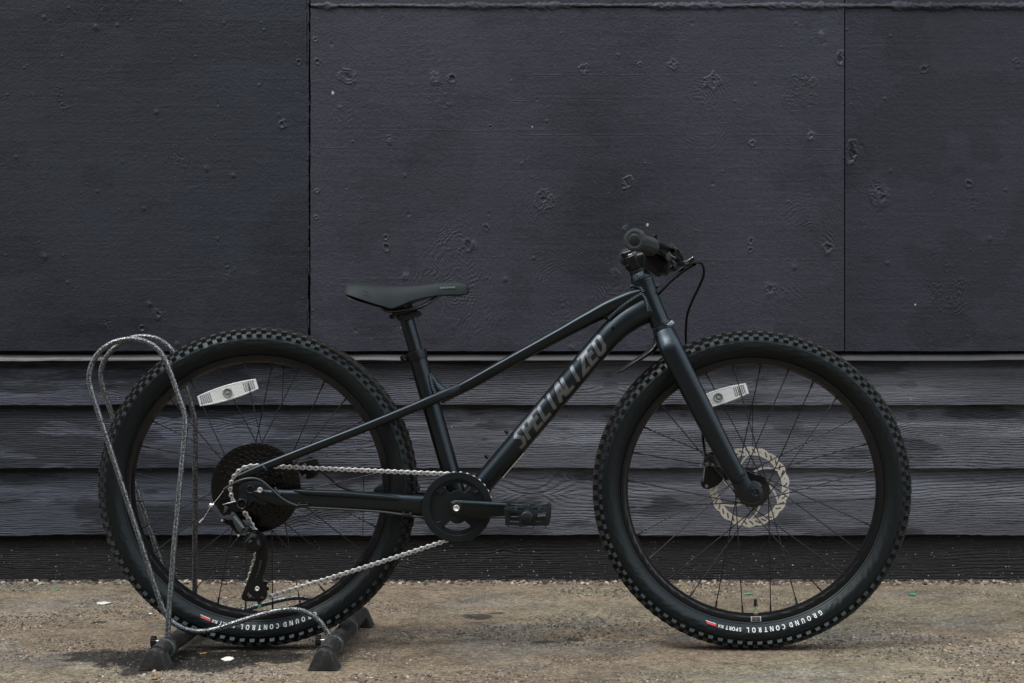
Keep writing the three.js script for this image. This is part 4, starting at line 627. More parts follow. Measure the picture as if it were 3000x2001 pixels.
// hoses and cables
obj('brake_hose', rod(W2([[2022, 772, 0.085], [2040, 769, 0.07], [2055, 772, 0.05], [2062, 790, 0.03], [2061, 808, 0.02], [2048, 840, 0.0], [2028, 882, -0.02], [2014, 920, -0.035], [2010, 955, -0.045], [2010, 1000, -0.052], [2018, 1060, -0.056], [2040, 1180, -0.066], [2056, 1240, -0.068], [2060, 1290, -0.066], [2068, 1340, -0.060]]), 0.0026, 10, 120), M.black, bike);
obj('gear_cable', rod(W2([[2036, 775, 0.09], [2010, 790, 0.06], [1975, 816, 0.03], [1945, 845, 0.015], [1930, 862, 0.006]]), 0.0026, 8, 40), M.black, bike);
obj('gear_cable', rod(W2([[2002, 782, -0.09], [1975, 801, -0.06], [1945, 826, -0.02], [1925, 842, -0.004]]), 0.0022, 8, 40), M.black, bike);
obj('gear_cable', rod(W2([[2040, 769, 0.075], [2008, 774, 0.11], [1970, 782, 0.13]]), 0.0030, 8, 20), M.black, bike);
{ const bc = grp('brake_caliper', bike);
  obj('caliper_body', plate([[2068, 1340], [2082, 1332], [2098, 1338], [2104, 1352], [2118, 1378], [2120, 1400], [2108, 1418], [2088, 1430], [2070, 1434], [2058, 1428], [2056, 1415], [2064, 1402], [2066, 1375], [2064, 1355]], -0.066, -0.030, 0.004, [], true), M.black, bc);
  obj('caliper_bolt', [cyl(P(2071, 1360, -0.030), 0.0042, 0.008, 14), cyl(P(2087, 1363, -0.027), 0.0034, 0.005, 14), cyl(P(2070, 1424, -0.029), 0.0032, 0.005, 14), bar(P(2066, 1366, -0.034), P(2060, 1410, -0.034), 0.0018, 10)], M.silverDark = mat(0.25, 0.26, 0.27, 0.3, 0.8), bc);
  obj('caliper_adapter', plate([[2075, 1328], [2100, 1320], [2112, 1330], [2108, 1342], [2085, 1344]], -0.060, -0.046, 0.0015), M.black, bc); }

// --- seat post and saddle
{ const d = P(1212, 1008, 0).sub(P(1349, 1484, 0)).normalize(), a = onSeat(0.9), sp = grp('seat_post', bike), top = P(1193, 940, 0);
  obj('post', sweep([{ p: a, a: 0.0136 }, { p: top, a: 0.0136 }], 40, 2), M.frame, sp);
  obj('post_head', sweep(S([[1194, 944, 0, 20.2, 0.0135], [1190, 930, 0, 21, 0.0145], [1184, 922, 0, 24, 0.0165], [1178, 912, 0, 22, 0.0150]]), 32, 16), M.frame, sp);
  obj('clamp_cradle', [plate([[1174, 926], [1168, 918], [1190, 917], [1205, 908], [1228, 912], [1233, 920], [1226, 926], [1210, 930], [1196, 940], [1180, 940]], -0.015, 0.017, 0.003, [], false)], M.frame, sp);
  obj('clamp_jaw', plate([[1150, 915], [1160, 905], [1200, 906], [1212, 899], [1218, 908], [1205, 912], [1190, 919], [1165, 922], [1155, 928], [1144, 928]], -0.024, 0.024, 0.0025), M.black, sp);
  obj('clamp_nut', [cyl(P(1150, 928, 0), 0.0046, 0.030, 14), cyl(P(1201, 897, 0.018), 0.0052, 0.014, 14), cyl(P(1178, 899, 0.018), 0.0040, 0.012, 14)], M.gloss, sp);
  const sc = grp('seat_clamp', bike), c = P(1221, 1042, 0), dd = d.clone().multiplyScalar(0.0085);
  obj('clamp_band', sweep([{ p: c.clone().sub(dd), a: 0.0205 }, { p: c.clone().add(dd), a: 0.0205 }], 40, 2, { cap: 0.03 }), M.black, sc);
  const ear = rbox(0.022, 0.017, 0.016, 0.002); ear.rotateZ(0.28); const e = P(1191, 1051, 0); ear.translate(e.x, e.y, 0); obj('clamp_ear', ear, M.black, sc);
  obj('clamp_bolt', [lathe([[0, 0.0085], [0.0022, 0.0085], [0.0024, 0.0105], [0.0042, 0.0105], [0.0044, 0.007]], 20).translate(P(1188, 1050, 0).x, P(1188, 1050, 0).y, 0)], M.gloss, sc);
  obj('screw_dot', new THREE.SphereGeometry(0.0014, 10, 8).translate(P(1175.5, 960.5, 0).x, P(1175.5, 960.5, 0).y, 0.002), M.silver, sp);
}
function loft(st, m, under) { // saddle like shell: stations [px, half width, top py, edge py, sharpness]
  const pos = [], uv = [], idx = [], n = 90, cu = (k, t) => { const f = t * (st.length - 1), i = Math.min(st.length - 2, Math.floor(f)), q = f - i, p0 = st[Math.max(0, i - 1)][k], p1 = st[i][k], p2 = st[i + 1][k], p3 = st[Math.min(st.length - 1, i + 2)][k]; return p1 + 0.5 * q * (p2 - p0 + q * (2 * p0 - 5 * p1 + 4 * p2 - p3 + q * (3 * (p1 - p2) + p3 - p0))); };
  const w = m * 2 + 1, cols = w + 6;
  for (let i = 0; i <= n; i++) { const t = i / n, px = cu(0, t), hw = Math.max(0.002, cu(1, t)), yt = P(0, cu(2, t), 0).y, ye = P(0, cu(3, t), hw).y, x = P(px, 0, 0).x;
    for (let j = 0; j < w; j++) { const s = (j / (w - 1)) * 2 - 1, sa = Math.sin(s * Math.PI / 2), e = Math.pow(Math.abs(sa), 3.4), z = hw * sa * (1 + 0.02 * Math.sin(Math.abs(s) * Math.PI)); const chan = 0.0006 * Math.exp(-Math.pow(s * 4, 2)); pos.push(x, lerp(yt, ye, e) - chan + (Math.abs(s) > 0.9 ? 0 : 0), z); uv.push(x * 8, s); }
    for (let j = 0; j < 6; j++) { const s = 1 - (j + 1) / 3.5; pos.push(x, ye + under * (1 - s * s) * 0.6 + 0.001, hw * 0.93 * s); uv.push(x * 8, s); } }
  for (let i = 0; i < n; i++) for (let j = 0; j < cols; j++) { const a = i * cols + j, b = i * cols + (j + 1) % cols, c = a + cols, d = b + cols; idx.push(a, b, c, b, d, c); }
  for (const e of [0, n]) { const c = pos.length / 3; let mx = 0, my = 0, mz = 0; for (let j = 0; j < cols; j++) { mx += pos[(e * cols + j) * 3]; my += pos[(e * cols + j) * 3 + 1]; mz += pos[(e * cols + j) * 3 + 2]; } pos.push(mx / cols, my / cols, mz / cols); uv.push(0, 0); for (let j = 0; j < cols; j++) { const a = e * cols + j, b = e * cols + (j + 1) % cols; e ? idx.push(a, b, c) : idx.push(b, a, c); } }
  const g = new THREE.BufferGeometry(); g.setAttribute('position', new THREE.Float32BufferAttribute(pos, 3)); g.setAttribute('uv', new THREE.Float32BufferAttribute(uv, 2)); g.setIndex(idx); g.computeVertexNormals(); return g;
}
{ const sd = grp('saddle', bike);
  M.saddle = mat(0.0045, 0.0056, 0.006, 0.52, 0, { specularIntensity: 0.5, bumpMap: grain(6), bumpScale: 0.0003, specularColor: new THREE.Color(0.85, 0.97, 1) });
  obj('saddle_cover', loft([[1015.5, 0.028, 839, 854], [1017.5, 0.045, 832.5, 858], [1026, 0.056, 828, 862], [1040, 0.063, 827, 866], [1064, 0.0668, 828, 874], [1100, 0.0645, 832, 887], [1138, 0.056, 835, 899], [1158, 0.0505, 835.5, 904], [1182, 0.0435, 835.5, 895], [1210, 0.036, 835, 883], [1245, 0.0285, 833, 873], [1290, 0.0215, 828, 865], [1330, 0.0185, 826.5, 864], [1356, 0.0155, 829, 863], [1368, 0.012, 834, 861], [1374, 0.0065, 841, 858]], 16, 0.006), M.saddle, sd);
  obj('saddle_shell', loft([[1017, 0.036, 850, 864], [1034, 0.058, 852, 873], [1066, 0.0645, 860, 887], [1100, 0.0625, 872, 895], [1130, 0.0550, 886, 902], [1155, 0.0455, 888, 907], [1185, 0.0390, 876, 898], [1225, 0.0290, 862, 880], [1290, 0.0195, 850, 866], [1335, 0.0165, 850, 868], [1366, 0.0105, 850, 862]], 12, 0.004), M.shell = mat(0.009, 0.011, 0.012, 0.5), sd);
  for (const s of [1, -1]) obj('saddle_rail', rod(W2([[1096, 880, s * 0.020], [1112, 893, s * 0.021], [1128, 908, s * 0.022], [1150, 911, s * 0.022], [1185, 907, s * 0.022], [1222, 902, s * 0.021], [1240, 896, s * 0.019], [1262, 882, s * 0.014], [1284, 868, s * 0.009], [1296, 860, s * 0.006]]), 0.0037, 12, 90), M.rail, sd);
  obj('saddle_badge', plate([[1060, 851], [1066, 848], [1082, 857], [1078, 860]], 0.0625, 0.0640, 0.0003), M.decal, sd);
  const tg = new TextGeometry('BRIDGE', { font, size: 0.0040, depth: 0.0002, curveSegments: 3, bevelEnabled: false }); tg.applyMatrix4(new THREE.Matrix4().makeShear(0, 0, 0.3, 0, 0, 0)); tg.scale(1.5, 1, 1); tg.rotateX(-0.66); tg.rotateZ(0.05); const p = P(1287, 846, 0.0186); tg.translate(p.x, p.y, p.z); obj('saddle_lettering', tg, M.decal, sd); }

// --- cranks, chain ring guard, pedals
{ const ck = grp('crankset', bike), c = BB;
  const ring = (r, n = 96) => { const s = new THREE.Shape(); s.absarc(0, 0, r, 0, Math.PI * 2, false); return s; };
  const gs = ring(0.0675), h = new THREE.Path(); h.absarc(0, 0, 0.0535, 0, Math.PI * 2, true); gs.holes.push(h);
  const gg = new THREE.ExtrudeGeometry(gs, { depth: 0.0022, bevelEnabled: true, bevelThickness: 0.0008, bevelSize: 0.0016, bevelOffset: -0.0016, bevelSegments: 3, curveSegments: 72 }); gg.translate(c.x, c.y, 0.0500); obj('chain_guard', gg, M.plastic, ck);
  // inner plate: hub with four broad arms and curved windows
  const sp = ring(0.0545); for (let k = 0; k < 4; k++) { const m = Math.PI / 2 * k + Math.PI / 2, pth = new THREE.Path(), a = 0.60, pts = []; for (let q = 0; q <= 16; q++) pts.push([0.0455, m - a + 2 * a * q / 16]); for (let q = 0; q <= 16; q++) { const t = q / 16; pts.push([0.0300 + 0.0025 * Math.cos((t - 0.5) * Math.PI), m + a * 0.8 - 2 * a * 0.8 * t]); } pth.setFromPoints(pts.map(([r, t]) => new THREE.Vector2(r * Math.cos(t), r * Math.sin(t)))); if (k === 0 || k === 2) sp.holes.push(pth); }
  const g2 = new THREE.ExtrudeGeometry(sp, { depth: 0.0040, bevelEnabled: true, bevelThickness: 0.0008, bevelSize: 0.0008, bevelOffset: -0.0008, bevelSegments: 2, curveSegments: 48 }); g2.translate(c.x, c.y, 0.0425); obj('ring_spider', g2, M.plastic, ck);
  const lip = []; for (let k = 0; k < 4; k++) { const m = Math.PI / 2 * k + Math.PI / 2, s = new THREE.Shape(), a = 0.72; const pts = []; for (let q = 0; q <= 20; q++) pts.push([0.0535, m - a + 2 * a * q / 20]); for (let q = 20; q >= 0; q--) pts.push([0.0500, m - a * 0.97 + 2 * a * 0.97 * q / 20]); s.setFromPoints(pts.map(([r, t]) => new THREE.Vector2(r * Math.cos(t), r * Math.sin(t)))); const g = new THREE.ExtrudeGeometry(s, { depth: 0.0028, bevelEnabled: false }); g.translate(c.x, c.y, 0.0466); lip.push(g); }
  obj('ring_lip', lip, M.plastic, ck);
  for (let k = 0; k < 4; k++) { const a = Math.PI / 4 + k * Math.PI / 2, s = []; for (const e of [-1, 1]) { const p0 = V3(c.x + 0.0505 * Math.cos(a + e * 0.13), c.y + 0.0505 * Math.sin(a + e * 0.13), 0.0490), p1 = V3(c.x + 0.0400 * Math.cos(a + e * 0.05), c.y + 0.0400 * Math.sin(a + e * 0.05), 0.0486); s.push(bar(p0, p1, 0.0013, 8)); } const w = new THREE.BoxGeometry(0.014, 0.012, 0.0035); w.rotateZ(a); w.translate(c.x + 0.047 * Math.cos(a), c.y + 0.047 * Math.sin(a), 0.0480); obj('ring_arm', [...s, w], M.plastic, ck); }
  const tg = []; { const s = new THREE.Shape(), n = 32 * 4; for (let i = 0; i <= n; i++) { const a = i / n * Math.PI * 2, r = 0.0635 + [-0.002, 0.001, 0.0025, 0.001][i % 4]; i ? s.lineTo(r * Math.cos(a), r * Math.sin(a)) : s.moveTo(r, 0); } const hh = new THREE.Path(); hh.absarc(0, 0, 0.050, 0, Math.PI * 2, true); s.holes.push(hh); const g = new THREE.ExtrudeGeometry(s, { depth: 0.002, bevelEnabled: false }); g.translate(c.x, c.y, 0.0440); tg.push(g); } obj('chain_ring', tg, M.gloss, ck);
  const armShape = (dir) => { const s = new THREE.Shape(), L = 0.140, a = 0.0155, b = 0.0118, pts = []; for (let q = 0; q <= 14; q++) { const t = Math.PI / 2 + q / 14 * Math.PI; pts.push([a * Math.cos(t), a * Math.sin(t)]); } pts.push([0.02, -0.0185], [0.06, -0.0195], [0.10, -0.0195]); for (let q = 0; q <= 12; q++) { const t = -Math.PI / 2 + q / 12 * Math.PI; pts.push([L + b * Math.cos(t), -0.0045 + b * Math.sin(t) * 1.05]); } pts.push([0.10, 0.0098], [0.05, 0.0130], [0.02, 0.0150]); s.setFromPoints(pts.map(([x, y]) => new THREE.Vector2(dir * x, y))); return s; };
  for (const s of [1, -1]) { const g = new THREE.ExtrudeGeometry(armShape(1), { depth: 0.0065, bevelEnabled: true, bevelThickness: 0.0032, bevelSize: 0.0032, bevelOffset: -0.0032, bevelSegments: 4 }); const p = g.attributes.position; for (let i = 0; i < p.count; i++) p.setZ(i, p.getZ(i) + 0.010 * sstep(0.0, 0.12, p.getX(i)) * 0.8); let q = toCreasedNormals(g, 0.7); if (s > 0) q.translate(c.x, c.y, 0.0600); else { q.rotateZ(Math.PI); q.rotateX(0); q.translate(c.x, c.y, -0.0760); } obj('crank_arm', q, M.crank = M.crank || mat(0.028, 0.035, 0.038, 0.36, 1), ck); }
  obj('crank_bolt', lathe([[0, 0.0730], [0.0026, 0.0732], [0.0036, 0.0755], [0.0052, 0.0770], [0.0062, 0.0760], [0.0063, 0.0700]], 28).translate(P(1336.9, 1489, 0.076).x, P(1336.9, 1489, 0.076).y, 0), M.silver, ck);
  obj('crank_washer', lathe([[0.0063, 0.0724], [0.0102, 0.0726], [0.0112, 0.0718], [0.0112, 0.0690]], 36).translate(P(1336.9, 1489, 0.074).x, P(1336.9, 1489, 0.074).y, 0), M.gloss, ck);
  for (const s of [1, -1]) {
    const pd = grp('pedal', bike), ax = V3(c.x + s * 0.140, c.y - 0.0040 * s, 0), x0 = ax.x, y0 = ax.y; const G = (n, g, m = M.plastic) => { if (s < 0) { for (const q of Array.isArray(g) ? g : [g]) { q.translate(-x0, -y0, 0); q.rotateY(Math.PI); q.translate(x0, y0, 0); } } return obj(n, g, m, pd); };
    G('pedal_barrel', [cyl(V3(x0, y0, 0.137), 0.0098, 0.090, 28), lathe([[0, 0.1905], [0.0090, 0.1895], [0.0112, 0.1870], [0.0118, 0.1830], [0.0105, 0.1780]], 32).translate(x0, y0, 0)]);
    const end = (z) => { const sh = new THREE.Shape([[-0.0425, 0.0150], [-0.040, 0.0165], [-0.012, 0.0120], [0.012, 0.0120], [0.040, 0.0165], [0.0425, 0.0150], [0.0415, -0.0110], [0.0370, -0.0155], [0.010, -0.0165], [-0.010, -0.0165], [-0.0370, -0.0155], [-0.0400, -0.0110]].map(([a, b]) => new THREE.Vector2(x0 + a, y0 + b))); for (const e of [-1, 1]) { const h = new THREE.Path(); h.setFromPoints([[0.0150, 0.0070], [0.0350, 0.0095], [0.0345, -0.0085], [0.0150, -0.0100]].map(([a, b]) => new THREE.Vector2(x0 + e * a, y0 + b))); sh.holes.push(h); } const g = new THREE.ExtrudeGeometry(sh, { depth: 0.0045, bevelEnabled: true, bevelThickness: 0.001, bevelSize: 0.001, bevelOffset: -0.001, bevelSegments: 2 }); g.translate(0, 0, z); return toCreasedNormals(g, 0.6); };
    G('pedal_cage', [end(0.1765), end(0.1020)]);
    G('pedal_cage', [-0.0395, 0.0395].flatMap((x) => [rbox(0.0055, 0.0050, 0.074, 0.0012).translate(x0 + x, y0 + 0.0135, 0.142), rbox(0.0055, 0.0050, 0.074, 0.0012).translate(x0 + x * 0.95, y0 - 0.0135, 0.142)]));
    G('pedal_rib', [-0.022, 0.022].flatMap((x) => [rbox(0.006, 0.0045, 0.074, 0.001).translate(x0 + x, y0 + 0.0115, 0.142), rbox(0.034, 0.004, 0.006, 0.001).translate(x0 + x, y0 + 0.0125, 0.142)]));
    const pins = []; for (const x of [-0.040, -0.036, -0.010, -0.004, 0.004, 0.010, 0.036, 0.040]) for (const z of [0.106, 0.128, 0.155, 0.178]) pins.push(new THREE.CylinderGeometry(0.0010, 0.0012, 0.0032, 7).translate(x0 + x, y0 + (Math.abs(x) > 0.02 ? 0.0175 : 0.0135), z)); G('pedal_pin', pins);
    const low = []; for (const x of [-0.034, -0.012, 0.012, 0.034]) low.push(new THREE.CylinderGeometry(0.0012, 0.0010, 0.0030, 7).translate(x0 + x, y0 - 0.0175, 0.179)); G('pedal_pin', low);
    G('pedal_axle', cyl(V3(x0, y0, 0.085), 0.0055, 0.045, 16), M.gloss);
  }
}

// --- chain: one mesh per link
const PUL = P(753.5, 1725, 0.046), PUT = P(741, 1588, 0.046);
{ const ch = grp('chain', bike), path = [], z1 = 0.0462, z2 = 0.0445, R1 = 0.0635, R2 = 0.0440;
  const add = (x, y, z) => path.push(V3(x, y, z));
  // top run, forward over the ring, back along the bottom, pulleys, up to the sprocket and over it
  for (let a = 96; a >= -106; a -= 6) { const t = a * Math.PI / 180; add(BB.x + R1 * Math.cos(t), BB.y + R1 * Math.sin(t), z1); }
  const b0 = path[path.length - 1].clone(), bE = P(797, 1745, 0.0455); for (let i = 1; i < 18; i++) { const t = i / 18; add(lerp(b0.x, bE.x, t), lerp(b0.y, bE.y, t) - 0.0016 * Math.sin(t * Math.PI), lerp(z1, 0.0455, t)); }
  for (const [x, y] of [[797, 1745], [776, 1750], [752, 1752.5], [730, 1746], [721, 1730], [724, 1712], [733, 1684], [741, 1658], [748, 1632], [757, 1606], [762, 1590], [757, 1572], [748, 1556], [739, 1540], [728, 1520], [716, 1500], [704, 1486], [694, 1474]]) { const p = P(x, y, 0.0455); add(p.x, p.y, p.z); }
  for (let a = 224; a >= 91; a -= 6) { const t = a * Math.PI / 180; add(RAX.x + R2 * Math.cos(t), RAX.y + R2 * Math.sin(t), z2); }
  const curve = new THREE.CatmullRomCurve3(path, true, 'centripetal'), Ltot = curve.getLength(); const n = Math.round(Ltot / 0.0127 / 2) * 2; curve.arcLengthDivisions = 4000; curve.updateArcLengths();
  const eight = (r, waist, z, th) => { const s = new THREE.Shape(), pts = [], h = 0.00635; for (let q = 0; q <= 10; q++) { const t = Math.PI / 3.2 + q / 10 * (2 * Math.PI - 2 * Math.PI / 3.2); pts.push([-h + r * Math.cos(t), r * Math.sin(t)]); } pts.push([0, -waist]); for (let q = 0; q <= 10; q++) { const t = -Math.PI + Math.PI / 3.2 + q / 10 * (2 * Math.PI - 2 * Math.PI / 3.2); pts.push([h + r * Math.cos(t), r * Math.sin(t)]); } pts.push([0, waist]); s.setFromPoints(pts.map(([a, b]) => new THREE.Vector2(a, b))); const g = new THREE.ExtrudeGeometry(s, { depth: th, bevelEnabled: true, bevelThickness: 0.0002, bevelSize: 0.00035, bevelOffset: -0.00035, bevelSegments: 1 }); g.translate(0, 0, z); return g; };
  const tint = (g, v) => { const q = clean(g), n = q.attributes.position.count; q.setAttribute('color', new THREE.Float32BufferAttribute(new Float32Array(n * 3).fill(v), 3)); return q; };
  M.chain.vertexColors = true;
  const pin = (x, r, h) => cyl(V3(x, 0, 0), r, h, 10);
  const outer = mergeGeometries([tint(eight(0.0045, 0.0024, 0.0022, 0.0007), 1), tint(eight(0.0045, 0.0024, -0.0033, 0.0007), 1), ...[-0.00635, 0.00635].flatMap((x) => [tint(pin(x, 0.0020, 0.0072), 0.30), tint(lathe([[0.0019, 0.0030], [0.0024, 0.0037], [0.0030, 0.0030]], 14).translate(x, 0, 0), 0.85)])]);
  const inner = mergeGeometries([tint(eight(0.0043, 0.0026, 0.0012, 0.0006), 0.75), tint(eight(0.0043, 0.0026, -0.0022, 0.0006), 0.75), tint(pin(-0.00635, 0.0036, 0.0024), 0.4), tint(pin(0.00635, 0.0036, 0.0024), 0.4)]);
  for (let i = 0; i < n; i++) { const a = curve.getPointAt(i / n), b = curve.getPointAt(((i + 1) % n) / n), l = shadows(new THREE.Mesh(i % 2 ? inner : outer, M.chain)); l.name = numbered('chain_link'); l.position.copy(a).add(b).multiplyScalar(0.5); l.rotation.z = Math.atan2(b.y - a.y, b.x - a.x); ch.add(l); } }

// --- derailleur
{ const dr = grp('derailleur', bike), pl = (n, pts, a, b, m = M.plastic, bev = 0.0014, h = [], s = false) => obj(n, plate(pts, a, b, bev, h, s), m, dr);
  pl('hanger', [[700, 1456], [718, 1450], [728, 1464], [724, 1484], [708, 1490], [697, 1478]], 0.062, 0.0695, M.frame, 0.002, [], true);
  obj('mount_bolt', [lathe([[0.0050, 0.0700], [0.0066, 0.0810], [0.0094, 0.0815], [0.0104, 0.0800], [0.0106, 0.066]], 28).translate(P(708, 1477, 0.08).x, P(708, 1477, 0.08).y, 0), lathe([[0, 0.0745], [0.0050, 0.0745], [0.0052, 0.0790]], 6).translate(P(708, 1477, 0.08).x, P(708, 1477, 0.08).y, 0)], M.gloss, dr);
  pl('knuckle', [[655, 1478], [690, 1468], [712, 1464], [722, 1476], [714, 1496], [690, 1500], [676, 1500], [668, 1490]], 0.064, 0.078, M.black, 0.002);
  obj('b_screw', rod(W2([[653, 1479, 0.079], [665, 1475, 0.080], [690, 1469, 0.080]]), 0.0010, 8, 10), M.silverDark, dr);
  pl('upper_link', [[657, 1482], [668, 1488], [660, 1502], [654, 1506]], 0.074, 0.086, M.alloy);
  pl('cable_arm', [[620, 1479], [630, 1482], [641, 1500], [652, 1513], [660, 1518], [657, 1532], [648, 1528], [634, 1512], [622, 1497], [615, 1486]], 0.070, 0.084, M.alloy, 0.0025);
  pl('outer_link', [[652, 1516], [664, 1509], [670, 1513], [679, 1500], [684, 1503], [714, 1541], [710, 1550], [704, 1563], [694, 1556], [680, 1524], [664, 1524]], 0.078, 0.090, M.alloy, 0.0018);
  pl('inner_link', [[662, 1524], [680, 1528], [692, 1552], [700, 1566], [690, 1562], [672, 1540], [650, 1530]], 0.062, 0.078, M.black, 0.0015);
  pl('knuckle_cap', [[710, 1524], [728, 1532], [732, 1538], [728, 1544], [722, 1541], [716, 1537]], 0.074, 0.086, M.alloy, 0.0015);
  pl('knuckle_cap', [[709, 1558], [718, 1545], [728, 1544], [724, 1556], [714, 1563]], 0.072, 0.086, M.alloy, 0.0015);
  obj('pivot_pin', [cyl(P(651, 1524, 0.084), 0.0021, 0.004, 12), cyl(P(699, 1568, 0.084), 0.0021, 0.006, 12)], M.silver, dr);
  { const p = P(619, 1481, 0.080); obj('cable_bolt', [new THREE.CylinderGeometry(0.0040, 0.0046, 0.0050, 14).rotateZ(1.15).translate(p.x - 0.001, p.y + 0.0005, p.z), new THREE.CylinderGeometry(0.0050, 0.0050, 0.0020, 14).rotateZ(1.15).translate(p.x + 0.0030, p.y + 0.0000, p.z)], M.silver, dr); }
  pl('spring_housing', [[712, 1590], [716, 1576], [728, 1564], [745, 1560], [758, 1572], [764, 1590], [760, 1610], [745, 1618], [725, 1615], [714, 1604]], 0.056, 0.084, M.black, 0.004, [], true);
  pl('housing_rib', [[728, 1574], [738, 1562], [748, 1566], [750, 1576], [742, 1574], [732, 1578], [720, 1590], [718, 1586]], 0.084, 0.0875, M.alloy, 0.0010);
  pl('housing_rib', [[750, 1582], [757, 1580], [762, 1594], [758, 1600], [753, 1594]], 0.084, 0.0865, M.alloy, 0.0010);
  pl('housing_rib', [[724, 1588], [734, 1580], [739, 1584], [732, 1592]], 0.084, 0.0862, M.decal, 0.0006);
  obj('pivot_pin', cyl(P(750.5, 1577.5, 0.085), 0.0028, 0.005, 14), M.black, dr);
  const cage = [[738, 1552], [752, 1552], [768, 1560], [780, 1580], [785, 1605], [784, 1640], [778, 1668], [768, 1694], [780, 1722], [783, 1742], [775, 1758], [765, 1764], [718, 1762], [708, 1756], [707, 1746], [716, 1725], [733, 1680], [748, 1640], [750, 1618], [735, 1590]];
  pl('outer_cage', cage, 0.0520, 0.0555, M.black, 0.0008, [[[727, 1730], [731, 1733], [740, 1748], [757, 1752], [770, 1746], [774, 1752], [768, 1757], [726, 1754], [719, 1750], [722, 1740]], [[746, 1694], [753, 1690], [764, 1662], [768, 1640], [760, 1640], [757, 1662]]]);
  pl('inner_cage', cage, 0.0370, 0.0395, M.black, 0.0006, [[[746, 1694], [753, 1690], [764, 1662], [768, 1640], [760, 1640], [757, 1662]]]);
  for (const [pp, r, n] of [[PUL, 0.0205, 11], [PUT, 0.0175, 11]]) { const s = new THREE.Shape(); for (let i = 0; i <= n * 6; i++) { const a = i / (n * 6) * Math.PI * 2, q = r + [-0.0022, -0.0008, 0.0020, 0.0024, 0.0012, -0.0016][i % 6]; i ? s.lineTo(q * Math.cos(a), q * Math.sin(a)) : s.moveTo(q, 0); } const g = new THREE.ExtrudeGeometry(s, { depth: 0.0022, bevelEnabled: true, bevelThickness: 0.0004, bevelSize: 0.0004, bevelSegments: 1 }); g.rotateZ(0.3); g.translate(pp.x, pp.y, 0.0445); obj('jockey_wheel', g, M.plastic, dr); }
  const bp = P(753.5, 1725, 0.0565); obj('pulley_bolt', lathe([[0, 0.0566], [0.0020, 0.0566], [0.0024, 0.0580], [0.0042, 0.0580], [0.0046, 0.0570], [0.0046, 0.0500]], 20).translate(bp.x, bp.y, 0), M.silver, dr);
  { const tg = new TextGeometry('ADVENT', { font, size: 0.0046, depth: 0.0002, curveSegments: 3, bevelEnabled: false }); tg.scale(1.18, 1, 1); tg.rotateZ(-0.91); const p = P(683.5, 1514.5, 0.0903); tg.translate(p.x, p.y, p.z); obj('derailleur_lettering', tg, mat(0.22, 0.25, 0.26, 0.5), dr); }
  obj('gear_cable', rod(W2([[655, 1437, 0.080], [638, 1460, 0.080], [619, 1482, 0.080], [606, 1503, 0.081], [597, 1518, 0.082]]), 0.0008, 6, 24), M.steel, bike);
  obj('cable_end', [bar(P(596, 1519, 0.082), P(584, 1531, 0.082), 0.0016, 10)], M.silver, bike);
  obj('gear_cable', rod(W2([[656, 1434, 0.0800], [672, 1424, 0.081], [700, 1409, 0.083], [728, 1402, 0.084], [752, 1403, 0.0845], [772, 1413, 0.084], [800, 1438, 0.080], [830, 1463, 0.0755], [860, 1478, 0.072], [890, 1485, 0.070], [1000, 1492, 0.064], [1120, 1500, 0.055], [1193, 1510, 0.048], [1225, 1515, 0.042], [1260, 1522, 0.034]]), 0.0024, 10, 140), M.cable = mat(0.02, 0.021, 0.022, 0.35), bike);
}
// rear brake caliper, on the far side between the stays
{ const rb = grp('brake_caliper', bike);
  obj('caliper_body', plate([[876, 1358], [900, 1342], [922, 1352], [930, 1376], [922, 1398], [898, 1404], [880, 1390]], -0.068, -0.034, 0.004, [], true), M.black, rb);
  obj('caliper_bolt', [cyl(P(893, 1362, -0.032), 0.0034, 0.006, 12), cyl(P(893, 1394, -0.033), 0.0030, 0.006, 12)], M.silverDark, rb);
  obj('brake_hose', rod(W2([[905, 1352, -0.05], [930, 1372, -0.056], [965, 1400, -0.06], [995, 1425, -0.064], [1040, 1440, -0.062]]), 0.0024, 8, 30), M.black, bike); }

